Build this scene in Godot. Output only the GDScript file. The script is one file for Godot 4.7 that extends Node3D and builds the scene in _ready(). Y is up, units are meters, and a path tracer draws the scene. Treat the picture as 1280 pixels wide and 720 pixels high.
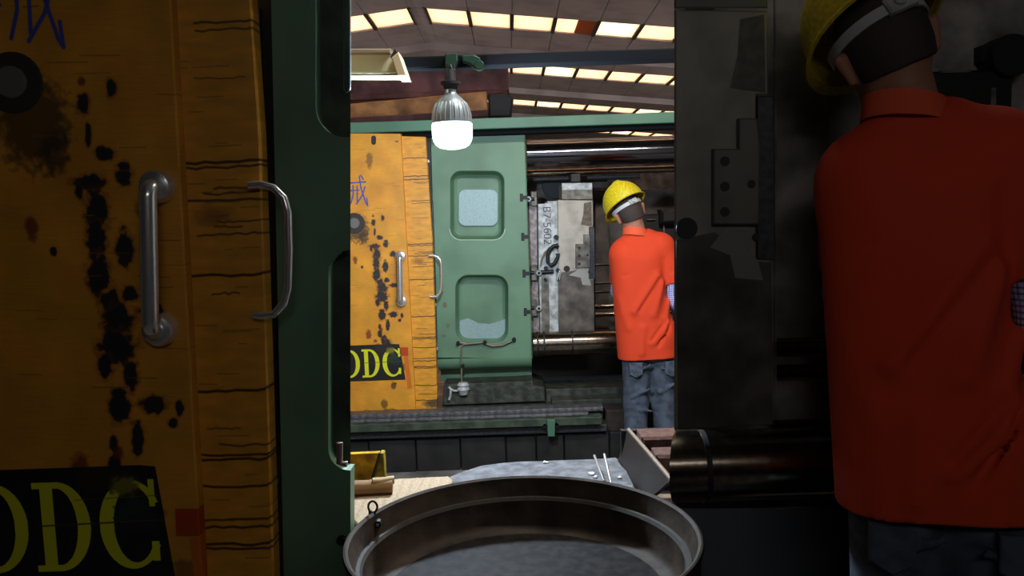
extends Node3D

# ---------------------------------------------------------------- camera numbers
const EYE := Vector3(0, 1.63, 0)
const F := 1000.0
var view_basis := Basis.from_euler(Vector3(deg_to_rad(-5.0), 0, deg_to_rad(-1.9)))
var rng := RandomNumberGenerator.new()
var M := {}
var names_used := {}

func ray(px: float, py: float) -> Vector3:
	return view_basis * Vector3((px - 640.0) / F, -(py - 360.0) / F, -1.0)

func P(px: float, py: float, d: float) -> Vector3:      # a measured point on the upright plane z = -d
	var r := ray(px, py)
	return EYE + r * (d / -r.z)

func G(px: float, py: float, h: float) -> Vector3:      # a measured point on the level plane y = h
	var r := ray(px, py)
	return EYE + r * ((h - EYE.y) / r.y)

# kind of measure: 0 the machine across the shop, 1 its enlarged copy added at the left side, 2 its enlarged copy added at the right
func q(px: float, py: float, k: int) -> Vector2:
	if k == 1: return Vector2((px - 438.0) * 3.168, (py - 360.0) * 3.168 + 360.0)
	if k == 2: return Vector2((px - 842.0) * 3.168 + 1280.0, (py - 360.0) * 3.168 + 360.0)
	return Vector2(px, py)

func Q(px: float, py: float, d: float, k: int) -> Vector3:
	var v := q(px, py, k)
	return P(v.x, v.y, d)

func pl(pts: Array, d: float, k := 0) -> PackedVector2Array:
	var out := PackedVector2Array()
	for p in pts:
		var v := Q(p[0], p[1], d, k)
		out.append(Vector2(v.x, v.y))
	return out

# ---------------------------------------------------------------- mesh collecting
class MB:
	var v := PackedVector3Array()
	var n := PackedVector3Array()
	var uv := PackedVector2Array()
	var xf := Transform3D()
	func one(p: Vector3, nn: Vector3, t: Vector2) -> void:
		v.append(xf * p); n.append((xf.basis * nn).normalized()); uv.append(t)
	func tri(a: Vector3, b: Vector3, c: Vector3, ta := Vector2.ZERO, tb := Vector2.ZERO, tc := Vector2.ZERO) -> void:   # counter-clockwise from outside
		var nn := (b - a).cross(c - a)
		if nn.length_squared() < 1e-18: return
		nn = nn.normalized()
		one(a, nn, ta); one(c, nn, tc); one(b, nn, tb)
	func quad(a: Vector3, b: Vector3, c: Vector3, d: Vector3) -> void:
		tri(a, b, c); tri(a, c, d)
	func smooth(a: Vector3, b: Vector3, c: Vector3, na: Vector3, nb: Vector3, nc: Vector3, ta := Vector2.ZERO, tb := Vector2.ZERO, tc := Vector2.ZERO) -> void:
		if (b - a).cross(c - a).dot(na + nb + nc) < 0.0:
			one(a, na, ta); one(b, nb, tb); one(c, nc, tc)
		else:
			one(a, na, ta); one(c, nc, tc); one(b, nb, tb)
	func mesh(off: Vector3) -> ArrayMesh:
		var a := []
		a.resize(Mesh.ARRAY_MAX)
		var w := v.duplicate()
		for i in w.size(): w[i] -= off
		a[Mesh.ARRAY_VERTEX] = w; a[Mesh.ARRAY_NORMAL] = n; a[Mesh.ARRAY_TEX_UV] = uv
		var m := ArrayMesh.new()
		m.add_surface_from_arrays(Mesh.PRIMITIVE_TRIANGLES, a)
		return m
	func base() -> Vector3:
		var lo := v[0]; var hi := v[0]
		for p in v:
			lo = lo.min(p); hi = hi.max(p)
		return Vector3((lo.x + hi.x) / 2, lo.y, (lo.z + hi.z) / 2)

func ccw(p: PackedVector2Array) -> PackedVector2Array:
	if Geometry2D.is_polygon_clockwise(p):
		# Godot calls it clockwise with y down: reverse so that the area is positive with y up
		pass
	var s := 0.0
	for i in p.size(): s += p[i].cross(p[(i + 1) % p.size()])
	if s < 0:
		var r := p.duplicate()
		r.reverse()
		return r
	return p

func inset(p: PackedVector2Array, by: float) -> PackedVector2Array:
	var out := PackedVector2Array()
	var c := p.size()
	for i in c:
		var a := (p[i] - p[(i + c - 1) % c]).normalized()
		var b := (p[(i + 1) % c] - p[i]).normalized()
		var na := Vector2(-a.y, a.x); var nb := Vector2(-b.y, b.x)
		var m := na + nb
		var l := maxf(m.length_squared() / 2.0, 0.3)
		out.append(p[i] + m / l * by)
	return out

# extruded outline with chamfered front edge; splay widens it towards the back
func prism(mb: MB, pts: PackedVector2Array, zf: float, zb: float, bev := 0.004, splay := 0.0) -> void:
	var p := ccw(pts)
	var f := inset(p, bev) if bev > 0 else p
	var bk := inset(p, -splay) if splay != 0 else p
	var lo := p[0]; var hi := p[0]
	for a in p:
		lo = lo.min(a); hi = hi.max(a)
	var sz := (hi - lo).max(Vector2(1e-5, 1e-5))
	var t := Geometry2D.triangulate_polygon(f)
	for i in range(0, t.size(), 3):
		var a := f[t[i]]; var b := f[t[i + 1]]; var c := f[t[i + 2]]
		if (b - a).cross(c - a) < 0:
			var s := b
			b = c; c = s
		mb.tri(Vector3(a.x, a.y, zf), Vector3(b.x, b.y, zf), Vector3(c.x, c.y, zf), Vector2((a.x - lo.x) / sz.x, (hi.y - a.y) / sz.y), Vector2((b.x - lo.x) / sz.x, (hi.y - b.y) / sz.y), Vector2((c.x - lo.x) / sz.x, (hi.y - c.y) / sz.y))
	var tb := Geometry2D.triangulate_polygon(bk)
	for i in range(0, tb.size(), 3):
		var a := bk[tb[i]]; var b := bk[tb[i + 1]]; var c := bk[tb[i + 2]]
		if (b - a).cross(c - a) > 0:
			var s := b
			b = c; c = s
		mb.tri(Vector3(a.x, a.y, zb), Vector3(b.x, b.y, zb), Vector3(c.x, c.y, zb))
	var z1 := zf - bev
	for i in p.size():
		var j := (i + 1) % p.size()
		if bev > 0: mb.quad(Vector3(p[i].x, p[i].y, z1), Vector3(p[j].x, p[j].y, z1), Vector3(f[j].x, f[j].y, zf), Vector3(f[i].x, f[i].y, zf))
		mb.quad(Vector3(bk[i].x, bk[i].y, zb), Vector3(bk[j].x, bk[j].y, zb), Vector3(p[j].x, p[j].y, z1), Vector3(p[i].x, p[i].y, z1))

func rect(x0: float, y0: float, x1: float, y1: float) -> PackedVector2Array:
	return PackedVector2Array([Vector2(x0, y0), Vector2(x1, y0), Vector2(x1, y1), Vector2(x0, y1)])

func bx(mb: MB, a: Vector3, b: Vector3, bev := 0.004) -> void:
	var lo := a.min(b); var hi := a.max(b)
	prism(mb, rect(lo.x, lo.y, hi.x, hi.y), hi.z, lo.z, minf(bev, (hi - lo).length() * 0.2))

# an outline on the level plane, extruded downwards from y1 to y0
func level(mb: MB, pts: PackedVector2Array, y1: float, y0: float, bev := 0.004) -> void:   # pts are (x, -z)
	var old := mb.xf
	mb.xf = old * Transform3D(Basis(Vector3(1, 0, 0), Vector3(0, 0, -1), Vector3(0, 1, 0)), Vector3.ZERO)
	prism(mb, pts, y1, y0, bev)
	mb.xf = old

func gl(pts: Array, h: float) -> PackedVector2Array:
	var out := PackedVector2Array()
	for p in pts:
		var v := G(p[0], p[1], h)
		out.append(Vector2(v.x, -v.z))
	return out

func tube(mb: MB, path: Array, r: float, n := 10, closed := false, r2 := -1.0) -> void:
	var c := path.size()
	var ring := []
	var up := Vector3(0.13, 0.9, 0.31)
	for i in c:
		var a: Vector3 = path[(i + c - 1) % c] if closed else path[maxi(i - 1, 0)]
		var b: Vector3 = path[(i + 1) % c] if closed else path[mini(i + 1, c - 1)]
		var t := (b - a).normalized()
		if absf(t.dot(up.normalized())) > 0.97: up = Vector3(0.95, 0.1, 0.2)
		var s := t.cross(up).normalized()
		var w := s.cross(t).normalized()
		up = w
		var rr := r if r2 < 0 else lerpf(r, r2, float(i) / (c - 1))
		var row := []
		for k in n:
			var an := TAU * k / n
			var d := s * cos(an) + w * sin(an)
			row.append([path[i] + d * rr, d])
		ring.append(row)
	for i in (c if closed else c - 1):
		var A: Array = ring[i]; var B: Array = ring[(i + 1) % c]
		for k in n:
			var l := (k + 1) % n
			var ua := Vector2(float(k) / n, float(i) / c); var ub := Vector2(float(k + 1) / n, float(i + 1) / c)
			mb.smooth(A[l][0], A[k][0], B[k][0], A[l][1], A[k][1], B[k][1], ua, ua, ub)
			mb.smooth(A[l][0], B[k][0], B[l][0], A[l][1], B[k][1], B[l][1], ua, ub, ub)
	if not closed:
		for e in [0, c - 1]:
			var row: Array = ring[e]
			var nn: Vector3 = (path[0] - path[1]).normalized() if e == 0 else (path[c - 1] - path[c - 2]).normalized()
			for k in n:
				mb.smooth(path[e], row[k][0], row[(k + 1) % n][0], nn, nn, nn)

# profile of (radius, height) spun about y
func lathe(mb: MB, prof: Array, at: Vector3, n := 40, sx := 1.0, sz := 1.0) -> void:
	for i in prof.size() - 1:
		var a: Vector2 = prof[i]; var b: Vector2 = prof[i + 1]
		if a.distance_to(b) < 1e-6: continue
		var d := (b - a).normalized()
		var nr := Vector2(d.y, -d.x)
		var na := nr; var nb := nr
		if i > 0:
			var pd: Vector2 = (a - prof[i - 1]).normalized()
			if pd.dot(d) > 0.75: na = (nr + Vector2(pd.y, -pd.x)).normalized()
		if i < prof.size() - 2:
			var nd: Vector2 = (prof[i + 2] - b).normalized()
			if nd.dot(d) > 0.75: nb = (nr + Vector2(nd.y, -nd.x)).normalized()
		for k in n:
			var t0 := TAU * k / n; var t1 := TAU * (k + 1) / n
			var c0 := Vector3(cos(t0) * sx, 0, sin(t0) * sz); var c1 := Vector3(cos(t1) * sx, 0, sin(t1) * sz)
			var p00 := at + c0 * a.x + Vector3(0, a.y, 0); var p01 := at + c1 * a.x + Vector3(0, a.y, 0)
			var p10 := at + c0 * b.x + Vector3(0, b.y, 0); var p11 := at + c1 * b.x + Vector3(0, b.y, 0)
			var n00 := c0 * na.x + Vector3(0, na.y, 0); var n01 := c1 * na.x + Vector3(0, na.y, 0)
			var n10 := c0 * nb.x + Vector3(0, nb.y, 0); var n11 := c1 * nb.x + Vector3(0, nb.y, 0)
			if a.x > 1e-6: mb.smooth(p00, p11, p01, n00, n11, n01)
			if b.x > 1e-6: mb.smooth(p00, p10, p11, n00, n10, n11)

# a round bar lying along x with chamfered ends
func bar_x(mb: MB, a: Vector3, b: Vector3, r: float, n := 32) -> void:
	tube(mb, [a, a + (b - a) * 0.002, b - (b - a) * 0.002, b], r, n)

func rounded(x0: float, y0: float, x1: float, y1: float, r: float, seg := 6) -> Array:
	var out := []
	for c in [[x1 - r, y0 + r, -90.0], [x1 - r, y1 - r, 0.0], [x0 + r, y1 - r, 90.0], [x0 + r, y0 + r, 180.0]]:
		for i in seg + 1:
			var a := deg_to_rad(c[2] + 90.0 * i / seg)
			out.append([c[0] + r * cos(a), c[1] + r * sin(a)])
	return out

func disc(mb: MB, c: Vector3, r: float, zb: float, n := 20, bev := 0.002) -> void:
	var p := PackedVector2Array()
	for i in n: p.append(Vector2(c.x + r * cos(TAU * i / n), c.y + r * sin(TAU * i / n)))
	prism(mb, p, c.z, zb, bev)

# ---------------------------------------------------------------- nodes
func numbered(called: String) -> String:
	var k: int = names_used.get(called, 0)
	names_used[called] = k + 1
	return called if k == 0 else "%s_%03d" % [called, k]

func tag(o: Node, label: String, category: String, group := "") -> Node:
	if label: o.set_meta("label", label)
	if category: o.set_meta("category", category)
	if group: o.set_meta("group", group)
	return o

func thing(called: String, at: Vector3, label: String, category: String, group := "") -> Node3D:
	var o := Node3D.new()
	o.name = numbered(called)
	add_child(o, true)
	o.position = at
	tag(o, label, category, group)
	return o

func origin(o: Node) -> Vector3:
	var s := Vector3.ZERO
	while o != self and o is Node3D:
		s += (o as Node3D).position
		o = o.get_parent()
	return s

func obj(called: String, mb: MB, m: Material, parent: Node = null) -> MeshInstance3D:
	var o := MeshInstance3D.new()
	o.name = numbered(called) if parent == null else called
	var off := mb.base() if parent == null else origin(parent)
	o.mesh = mb.mesh(off)
	o.material_override = m
	if parent == null:
		o.position = off
		add_child(o, true)
	else:
		parent.add_child(o, true)
	return o

func struct(called: String, mb: MB, m: Material) -> MeshInstance3D:
	var o := obj(called, mb, m)
	o.set_meta("kind", "structure")
	return o

# ---------------------------------------------------------------- materials
func noise_image(sd: int, freq: float, lo: float, hi: float, oct := 4, size := 256, power := 1.0) -> Image:
	var f := FastNoiseLite.new()
	f.seed = sd
	f.frequency = freq
	f.noise_type = FastNoiseLite.TYPE_SIMPLEX_SMOOTH
	f.fractal_octaves = oct
	var g := f.get_seamless_image(size, size)
	var out := Image.create(size, size, false, Image.FORMAT_RGB8)
	for y in size:
		for x in size:
			var k := lerpf(lo, hi, pow(g.get_pixel(x, y).r, power))
			out.set_pixel(x, y, Color(k, k, k))
	return out

func bump_of(im: Image, k: float) -> ImageTexture:
	var c := im.duplicate() as Image
	c.bump_map_to_normal_map(k)
	return ImageTexture.create_from_image(c)

var T := {}

func mat(hex: String, rough: float, metal := 0.0, tex := "", scale := 1.0, bump := "", depth := 0.6) -> StandardMaterial3D:
	var m := StandardMaterial3D.new()
	m.albedo_color = Color(hex)
	m.roughness = rough
	m.metallic = metal
	if tex:
		m.albedo_texture = T[tex]
		m.uv1_triplanar = true
		m.uv1_world_triplanar = true
		m.uv1_scale = Vector3.ONE * scale
	if bump:
		m.normal_enabled = true
		m.normal_texture = T[bump]
		m.normal_scale = depth
		m.uv1_triplanar = true
		m.uv1_world_triplanar = true
		m.uv1_scale = Vector3.ONE * scale
	return m

func make_textures() -> void:
	var grime := noise_image(3, 0.012, 0.5, 1.12, 5)
	var fine := noise_image(8, 0.05, 0.7, 1.05, 4)
	var rough := noise_image(15, 0.03, 0.0, 1.0, 5)
	T.grime = ImageTexture.create_from_image(grime)
	T.fine = ImageTexture.create_from_image(fine)
	T.patch = ImageTexture.create_from_image(noise_image(21, 0.02, 0.62, 1.1, 4))
	T.soft = ImageTexture.create_from_image(noise_image(52, 0.009, 0.86, 1.08, 3))
	T.rough_n = bump_of(rough, 4.0)
	T.cast_n = bump_of(noise_image(31, 0.02, 0.0, 1.0, 4), 6.0)
	# scraped steel: short strokes
	var sc := Image.create(256, 256, false, Image.FORMAT_RGB8)
	sc.fill(Color(0.86, 0.9, 0.9))
	rng.seed = 5
	for i in 900:
		var x := rng.randi_range(0, 250); var y := rng.randi_range(0, 254); var k := rng.randf_range(0.55, 1.0)
		sc.fill_rect(Rect2i(x, y, rng.randi_range(3, 14), rng.randi_range(1, 2)), Color(k, k * 1.01, k))
	T.scrape = ImageTexture.create_from_image(sc)
	# woven cloth and small blue check
	var pk := Image.create(64, 64, false, Image.FORMAT_RGB8)
	for y in 64:
		for x in 64:
			var a := 1 if (x % 16) < 6 else 0
			var b := 1 if (y % 16) < 6 else 0
			pk.set_pixel(x, y, [Color(0.82, 0.84, 0.92), Color(0.42, 0.45, 0.75), Color(0.16, 0.18, 0.45)][a + b])
	T.check = ImageTexture.create_from_image(pk)
	# corrugated card: fine ribs
	var cg := Image.create(64, 64, false, Image.FORMAT_RGB8)
	for y in 64:
		for x in 64:
			var k := 0.5 + 0.5 * sin(TAU * x / 16.0)
			cg.set_pixel(x, y, Color(k, k, k))
	T.ribs_n = bump_of(cg, 3.0)
	# timber grain
	var wd := Image.create(256, 256, false, Image.FORMAT_RGB8)
	var wn := FastNoiseLite.new()
	wn.seed = 4
	wn.frequency = 0.02
	for y in 256:
		for x in 256:
			var k := 0.78 + 0.28 * wn.get_noise_2d(x * 0.35, y * 4.0)
			wd.set_pixel(x, y, Color(k, k * 0.98, k * 0.94))
	T.wood = ImageTexture.create_from_image(wd)
	var jn := Image.create(256, 256, false, Image.FORMAT_RGB8)
	var j1 := noise_image(41, 0.014, 0.55, 1.25, 4)
	for y in 256:
		for x in 256:
			var k := j1.get_pixel(x, y).r * (0.93 + 0.1 * ((x + y) % 3) / 2.0)
			jn.set_pixel(x, y, Color(k, k, k))
	T.denim = ImageTexture.create_from_image(jn)

# drawing into an image whose pixels map to measured coordinates
func blob(im: Image, cx: float, cy: float, rx: float, ry: float, col: Color, wob: FastNoiseLite, soft := 0.25) -> void:
	for y in range(maxi(int(cy - ry * 1.5), 0), mini(int(cy + ry * 1.5) + 1, im.get_height())):
		for x in range(maxi(int(cx - rx * 1.5), 0), mini(int(cx + rx * 1.5) + 1, im.get_width())):
			var d := Vector2((x - cx) / rx, (y - cy) / ry).length() + 0.45 * wob.get_noise_2d(x, y)
			var a := clampf((1.0 + soft * 0.5 - d) / soft, 0, 1)
			if a > 0: im.set_pixel(x, y, im.get_pixel(x, y).lerp(col, a * col.a))

func stroke(im: Image, pts: Array, w: float, col: Color) -> void:
	for i in pts.size() - 1:
		var a: Vector2 = pts[i]; var b: Vector2 = pts[i + 1]
		var lo := a.min(b) - Vector2(w, w); var hi := a.max(b) + Vector2(w, w)
		for y in range(maxi(int(lo.y), 0), mini(int(hi.y) + 1, im.get_height())):
			for x in range(maxi(int(lo.x), 0), mini(int(hi.x) + 1, im.get_width())):
				var p := Vector2(x, y)
				var d := p.distance_to(Geometry2D.get_closest_point_to_segment(p, a, b))
				var k := clampf(w * 0.5 - d + 0.5, 0, 1)
				if k > 0: im.set_pixel(x, y, im.get_pixel(x, y).lerp(col, k))

const DX0 := 330.0
const DX1 := 520.0
const DY0 := 166.0
const DY1 := 522.0
const DS := 4.0

func dp(x: float, y: float) -> Vector2:
	return Vector2((x - DX0) * DS, (y - DY0) * DS)

func door_material() -> StandardMaterial3D:
	var im := Image.create(int((DX1 - DX0) * DS), int((DY1 - DY0) * DS), false, Image.FORMAT_RGB8)
	var base := Color("d9942a")
	im.fill(base)
	var wob := FastNoiseLite.new()
	wob.seed = 12
	wob.frequency = 0.05
	var big := FastNoiseLite.new()
	big.seed = 19
	big.frequency = 0.006
	for y in im.get_height():
		for x in im.get_width():
			var k := 1.0 + 0.12 * big.get_noise_2d(x, y) + 0.05 * wob.get_noise_2d(x * 0.3, y * 4.0)
			im.set_pixel(x, y, Color(base.r * k, base.g * k * (1.0 + 0.05 * big.get_noise_2d(y, x)), base.b * k))
	var blue := Color("3e4aa8")
	# the character on the upper panel
	for s in [[[450, 216], [453, 221]], [[430, 226], [456, 224]], [[448, 217], [450, 232], [456, 250], [458, 253], [457, 244]], [[455, 230], [451, 241], [444, 251]], [[436, 235], [447, 234]], [[440, 229], [440, 240], [437, 250]], [[445, 229], [445, 248]], [[418, 228], [433, 227]], [[426, 217], [426, 253]], [[426, 230], [418, 243]], [[427, 231], [433, 238]]]:
		var pts := []
		for p in s: pts.append(dp(p[0], p[1]))
		stroke(im, pts, 6.5, blue)
	# chipped and burnt paint, measured on the enlarged door copy
	var chip := Color("2a2426")
	var rust := Color("9a4a10")
	for b in [[122, 68, 6, 10], [85, 86, 7, 11], [90, 122, 4, 12], [110, 144, 12, 8], [134, 168, 9, 13], [88, 178, 19, 9], [75, 188, 5, 9], [162, 207, 11, 10], [96, 212, 13, 24], [94, 245, 12, 22], [130, 255, 10, 21], [95, 288, 14, 24], [135, 310, 10, 9], [164, 330, 15, 8], [108, 320, 12, 14], [118, 342, 18, 18], [37, 260, 4, 5], [115, 375, 22, 20], [98, 398, 9, 14], [132, 410, 8, 18], [115, 447, 13, 20], [160, 445, 15, 11], [195, 449, 5, 9], [185, 468, 6, 6], [137, 487, 8, 20], [105, 495, 5, 10], [105, 522, 8, 14], [122, 537, 9, 9], [132, 563, 16, 20], [150, 582, 15, 10], [118, 550, 8, 14], [152, 610, 3, 6], [68, 688, 5, 4], [165, 720, 4, 4]]:
		var c := dp(438 + b[0] / 3.168, 360 + (b[1] - 360) / 3.168)
		blob(im, c.x, c.y, b[2] * 1.25 * DS / 3.168, b[3] * 1.15 * DS / 3.168, Color(0.55, 0.3, 0.05, 0.75), wob, 0.5)
		blob(im, c.x, c.y, b[2] * DS / 3.168, b[3] * DS / 3.168, chip, wob, 0.2)
	for b in [[10, 232, 8, 14], [86, 551, 7, 6], [60, 525, 10, 18], [110, 505, 7, 8], [100, 575, 14, 12], [85, 60, 5, 5]]:
		var c := dp(438 + b[0] / 3.168, 360 + (b[1] - 360) / 3.168)
		blob(im, c.x, c.y, b[2] * DS / 3.168, b[3] * DS / 3.168, Color(rust.r * 0.7, rust.g * 0.6, rust.b, 0.75), wob, 0.6)
	# burnt patch round the cover disc, stains near the top and the foot
	for b in [[444, 281, 14, 16, 0.6], [452, 292, 6, 7, 0.5], [461, 198, 4, 9, 0.4], [477, 500, 4, 5, 0.5], [485, 508, 8, 2, 0.5], [455, 511, 4, 3, 0.8], [470, 512, 2, 2, 0.7], [488, 477, 3, 5, 0.6], [496, 175, 2, 1, 0.7], [500, 452, 6, 4, 0.35]]:
		var c := dp(b[0], b[1])
		blob(im, c.x, c.y, b[2] * DS, b[3] * DS, Color(0.13, 0.1, 0.09, b[4]), wob, 0.5)
	var rb := dp(488, 516)
	blob(im, rb.x, rb.y, 30, 10, Color(0.85, 0.25, 0.08, 0.7), wob, 0.8)
	# red tape and streak beside the name plate
	im.fill_rect(Rect2i(Vector2i(dp(496, 428)), Vector2i(44, 44)), Color("b5420e"))
	for i in 40:
		stroke(im, [dp(502 + i * 0.1, 440 + i * 1.0), dp(506 + i * 0.12, 440 + i * 1.0)], 5.0, Color("cf6a12"))
	# hairline scratches
	rng.seed = 77
	for i in 46:
		var p := dp(rng.randf_range(432, 514), rng.randf_range(170, 516))
		stroke(im, [p, p + Vector2(rng.randf_range(10, 70), rng.randf_range(-2, 2))], rng.randf_range(0.8, 1.6), base.darkened(rng.randf_range(0.2, 0.5)))
	var m := StandardMaterial3D.new()
	m.albedo_texture = ImageTexture.create_from_image(im)
	m.roughness = 0.5
	return m

func strip_material() -> StandardMaterial3D:
	var w := 140
	var h := 1360
	var im := Image.create(w, h, false, Image.FORMAT_RGB8)
	var base := Color("d8952a")
	im.fill(base)
	var wob := FastNoiseLite.new()
	wob.seed = 9
	wob.frequency = 0.03
	for y in h:
		for x in w:
			var k := 1.0 + 0.12 * wob.get_noise_2d(x * 0.4, y * 1.2)
			im.set_pixel(x, y, Color(base.r * k, base.g * k, base.b * k))
	rng.seed = 31
	# heavy cracks at measured heights, lighter ones between
	for c in [[197, 0.9], [219, 1.0], [223, 0.9], [227, 0.6], [249, 0.7], [252, 0.6], [270, 0.3], [302, 1.0], [304, 0.8], [312, 0.6], [314, 0.6], [317, 0.8], [325, 0.5], [327, 0.5], [330, 0.6], [346, 1.0], [353, 0.5], [392, 1.0], [407, 0.4], [414, 0.6], [418, 0.9], [420, 1.0], [431, 0.9], [445, 0.8], [448, 0.9], [455, 1.0], [457, 0.9], [479, 1.0], [490, 0.6], [498, 0.9], [500, 0.6], [502, 0.5]]:
		var y := (float(c[0]) - 170.0) * 4.0
		var x0 := 0.0 if c[1] > 0.75 else rng.randf_range(10, 70)
		var x1 := 140.0 if c[1] > 0.55 else rng.randf_range(90, 140)
		var pts := []
		for i in 9: pts.append(Vector2(lerpf(x0, x1, i / 8.0), y + rng.randf_range(-2.0, 2.0)))
		stroke(im, pts, 1.2 + 3.0 * c[1], Color("46290c").lerp(base, 0.55 - 0.5 * c[1]))
	for i in 50:
		var p := Vector2(rng.randf_range(0, 120), rng.randf_range(0, h))
		stroke(im, [p, p + Vector2(rng.randf_range(10, 60), 0)], 1.3, base.darkened(0.35))
	var mud := Color(0.2, 0.18, 0.17, 0.7)
	blob(im, 120, h - 30, 60, 20, mud, wob, 0.6)
	blob(im, 60, 610, 30, 14, Color(0.4, 0.25, 0.08, 0.45), wob, 0.9)
	var m := StandardMaterial3D.new()
	m.albedo_texture = ImageTexture.create_from_image(im)
	m.roughness = 0.5
	return m

func plate_material() -> StandardMaterial3D:
	# the name plate from x 395 to 507, y 430 to 476; letters about 36 high and 22 wide
	var s := 5.0
	var w := int(112 * s)
	var h := int(46 * s)
	var im := Image.create(w, h, false, Image.FORMAT_RGB8)
	var ink := Color("191619")
	var yel := Color("d8d81e")
	im.fill(ink)
	for L in [["D", 416.0, 451.0], ["D", 453.5, 475.5], ["C", 479.0, 503.0]]:
		var lx: float = L[1]
		if L[0] == "D" and lx < 440: lx = 428.0
		var x0 := (lx - 395.0) * s
		var x1 := (float(L[2]) - 395.0) * s
		var y0 := 5.5 * s
		var y1 := 41.5 * s
		var cy := (y0 + y1) / 2
		var ry := (y1 - y0) / 2
		for y in range(int(y0) - 2, int(y1) + 3):
			for x in range(int(x0) - 2, mini(int(x1) + 3, w)):
				var on := false
				if L[0] == "D":
					var cx := x0 + (x1 - x0) * 0.42
					var o := Vector2((x - cx) / (x1 - cx), (y - cy) / ry).length()
					var inn := Vector2((x - cx) / (x1 - cx - 5.2 * s), (y - cy) / (ry - 2.6 * s)).length()
					if x >= cx and o <= 1.0 and inn >= 1.0: on = true
					if x < cx and x >= x0 and y >= y0 and y <= y1 and (y < y0 + 2.6 * s or y > y1 - 2.6 * s): on = true
					if x >= x0 + 3.0 * s and x <= x0 + 8.0 * s and y >= y0 and y <= y1: on = true
				else:
					var cx := x0 + (x1 - x0) * 0.52
					var rx := (x1 - x0) * 0.52
					var o := Vector2((x - cx) / rx, (y - cy) / ry).length()
					var inn := Vector2((x - cx - 1.2 * s) / (rx - 4.4 * s), (y - cy) / (ry - 2.6 * s)).length()
					if o <= 1.0 and inn >= 1.0 and not (x > cx + 1.5 * s and absf(y - cy) < ry * 0.48): on = true
					if x > x1 - 4.2 * s and x < x1 - 1.6 * s and y > y0 and y < y0 + 11 * s: on = true
					if x > x1 - 4.2 * s and x < x1 - 1.0 * s and y > y1 - 11 * s and y < y1 - 3 * s: on = true
				if on: im.set_pixel(x, y, yel)
	var wob := FastNoiseLite.new()
	wob.seed = 2
	wob.frequency = 0.05
	blob(im, 98 * s, 19 * s, 7 * s, 6 * s, Color("1c3a2a"), wob, 0.25)
	blob(im, 101 * s, 22 * s, 7 * s, 4 * s, Color("1a2a24"), wob, 0.3)
	blob(im, 84 * s, 4 * s, 9 * s, 6 * s, Color("2a2420"), wob, 0.4)
	blob(im, 95 * s, 8 * s, 5 * s, 4 * s, Color("7a7420"), wob, 0.6)
	stroke(im, [Vector2(60 * s, 23 * s), Vector2(110 * s, 22 * s)], 3.0, Color("4a4020"))
	stroke(im, [Vector2(75 * s, 13 * s), Vector2(112 * s, 12 * s)], 1.5, Color("6a5a20"))
	var m := StandardMaterial3D.new()
	m.albedo_texture = ImageTexture.create_from_image(im)
	m.roughness = 0.5
	return m

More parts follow.
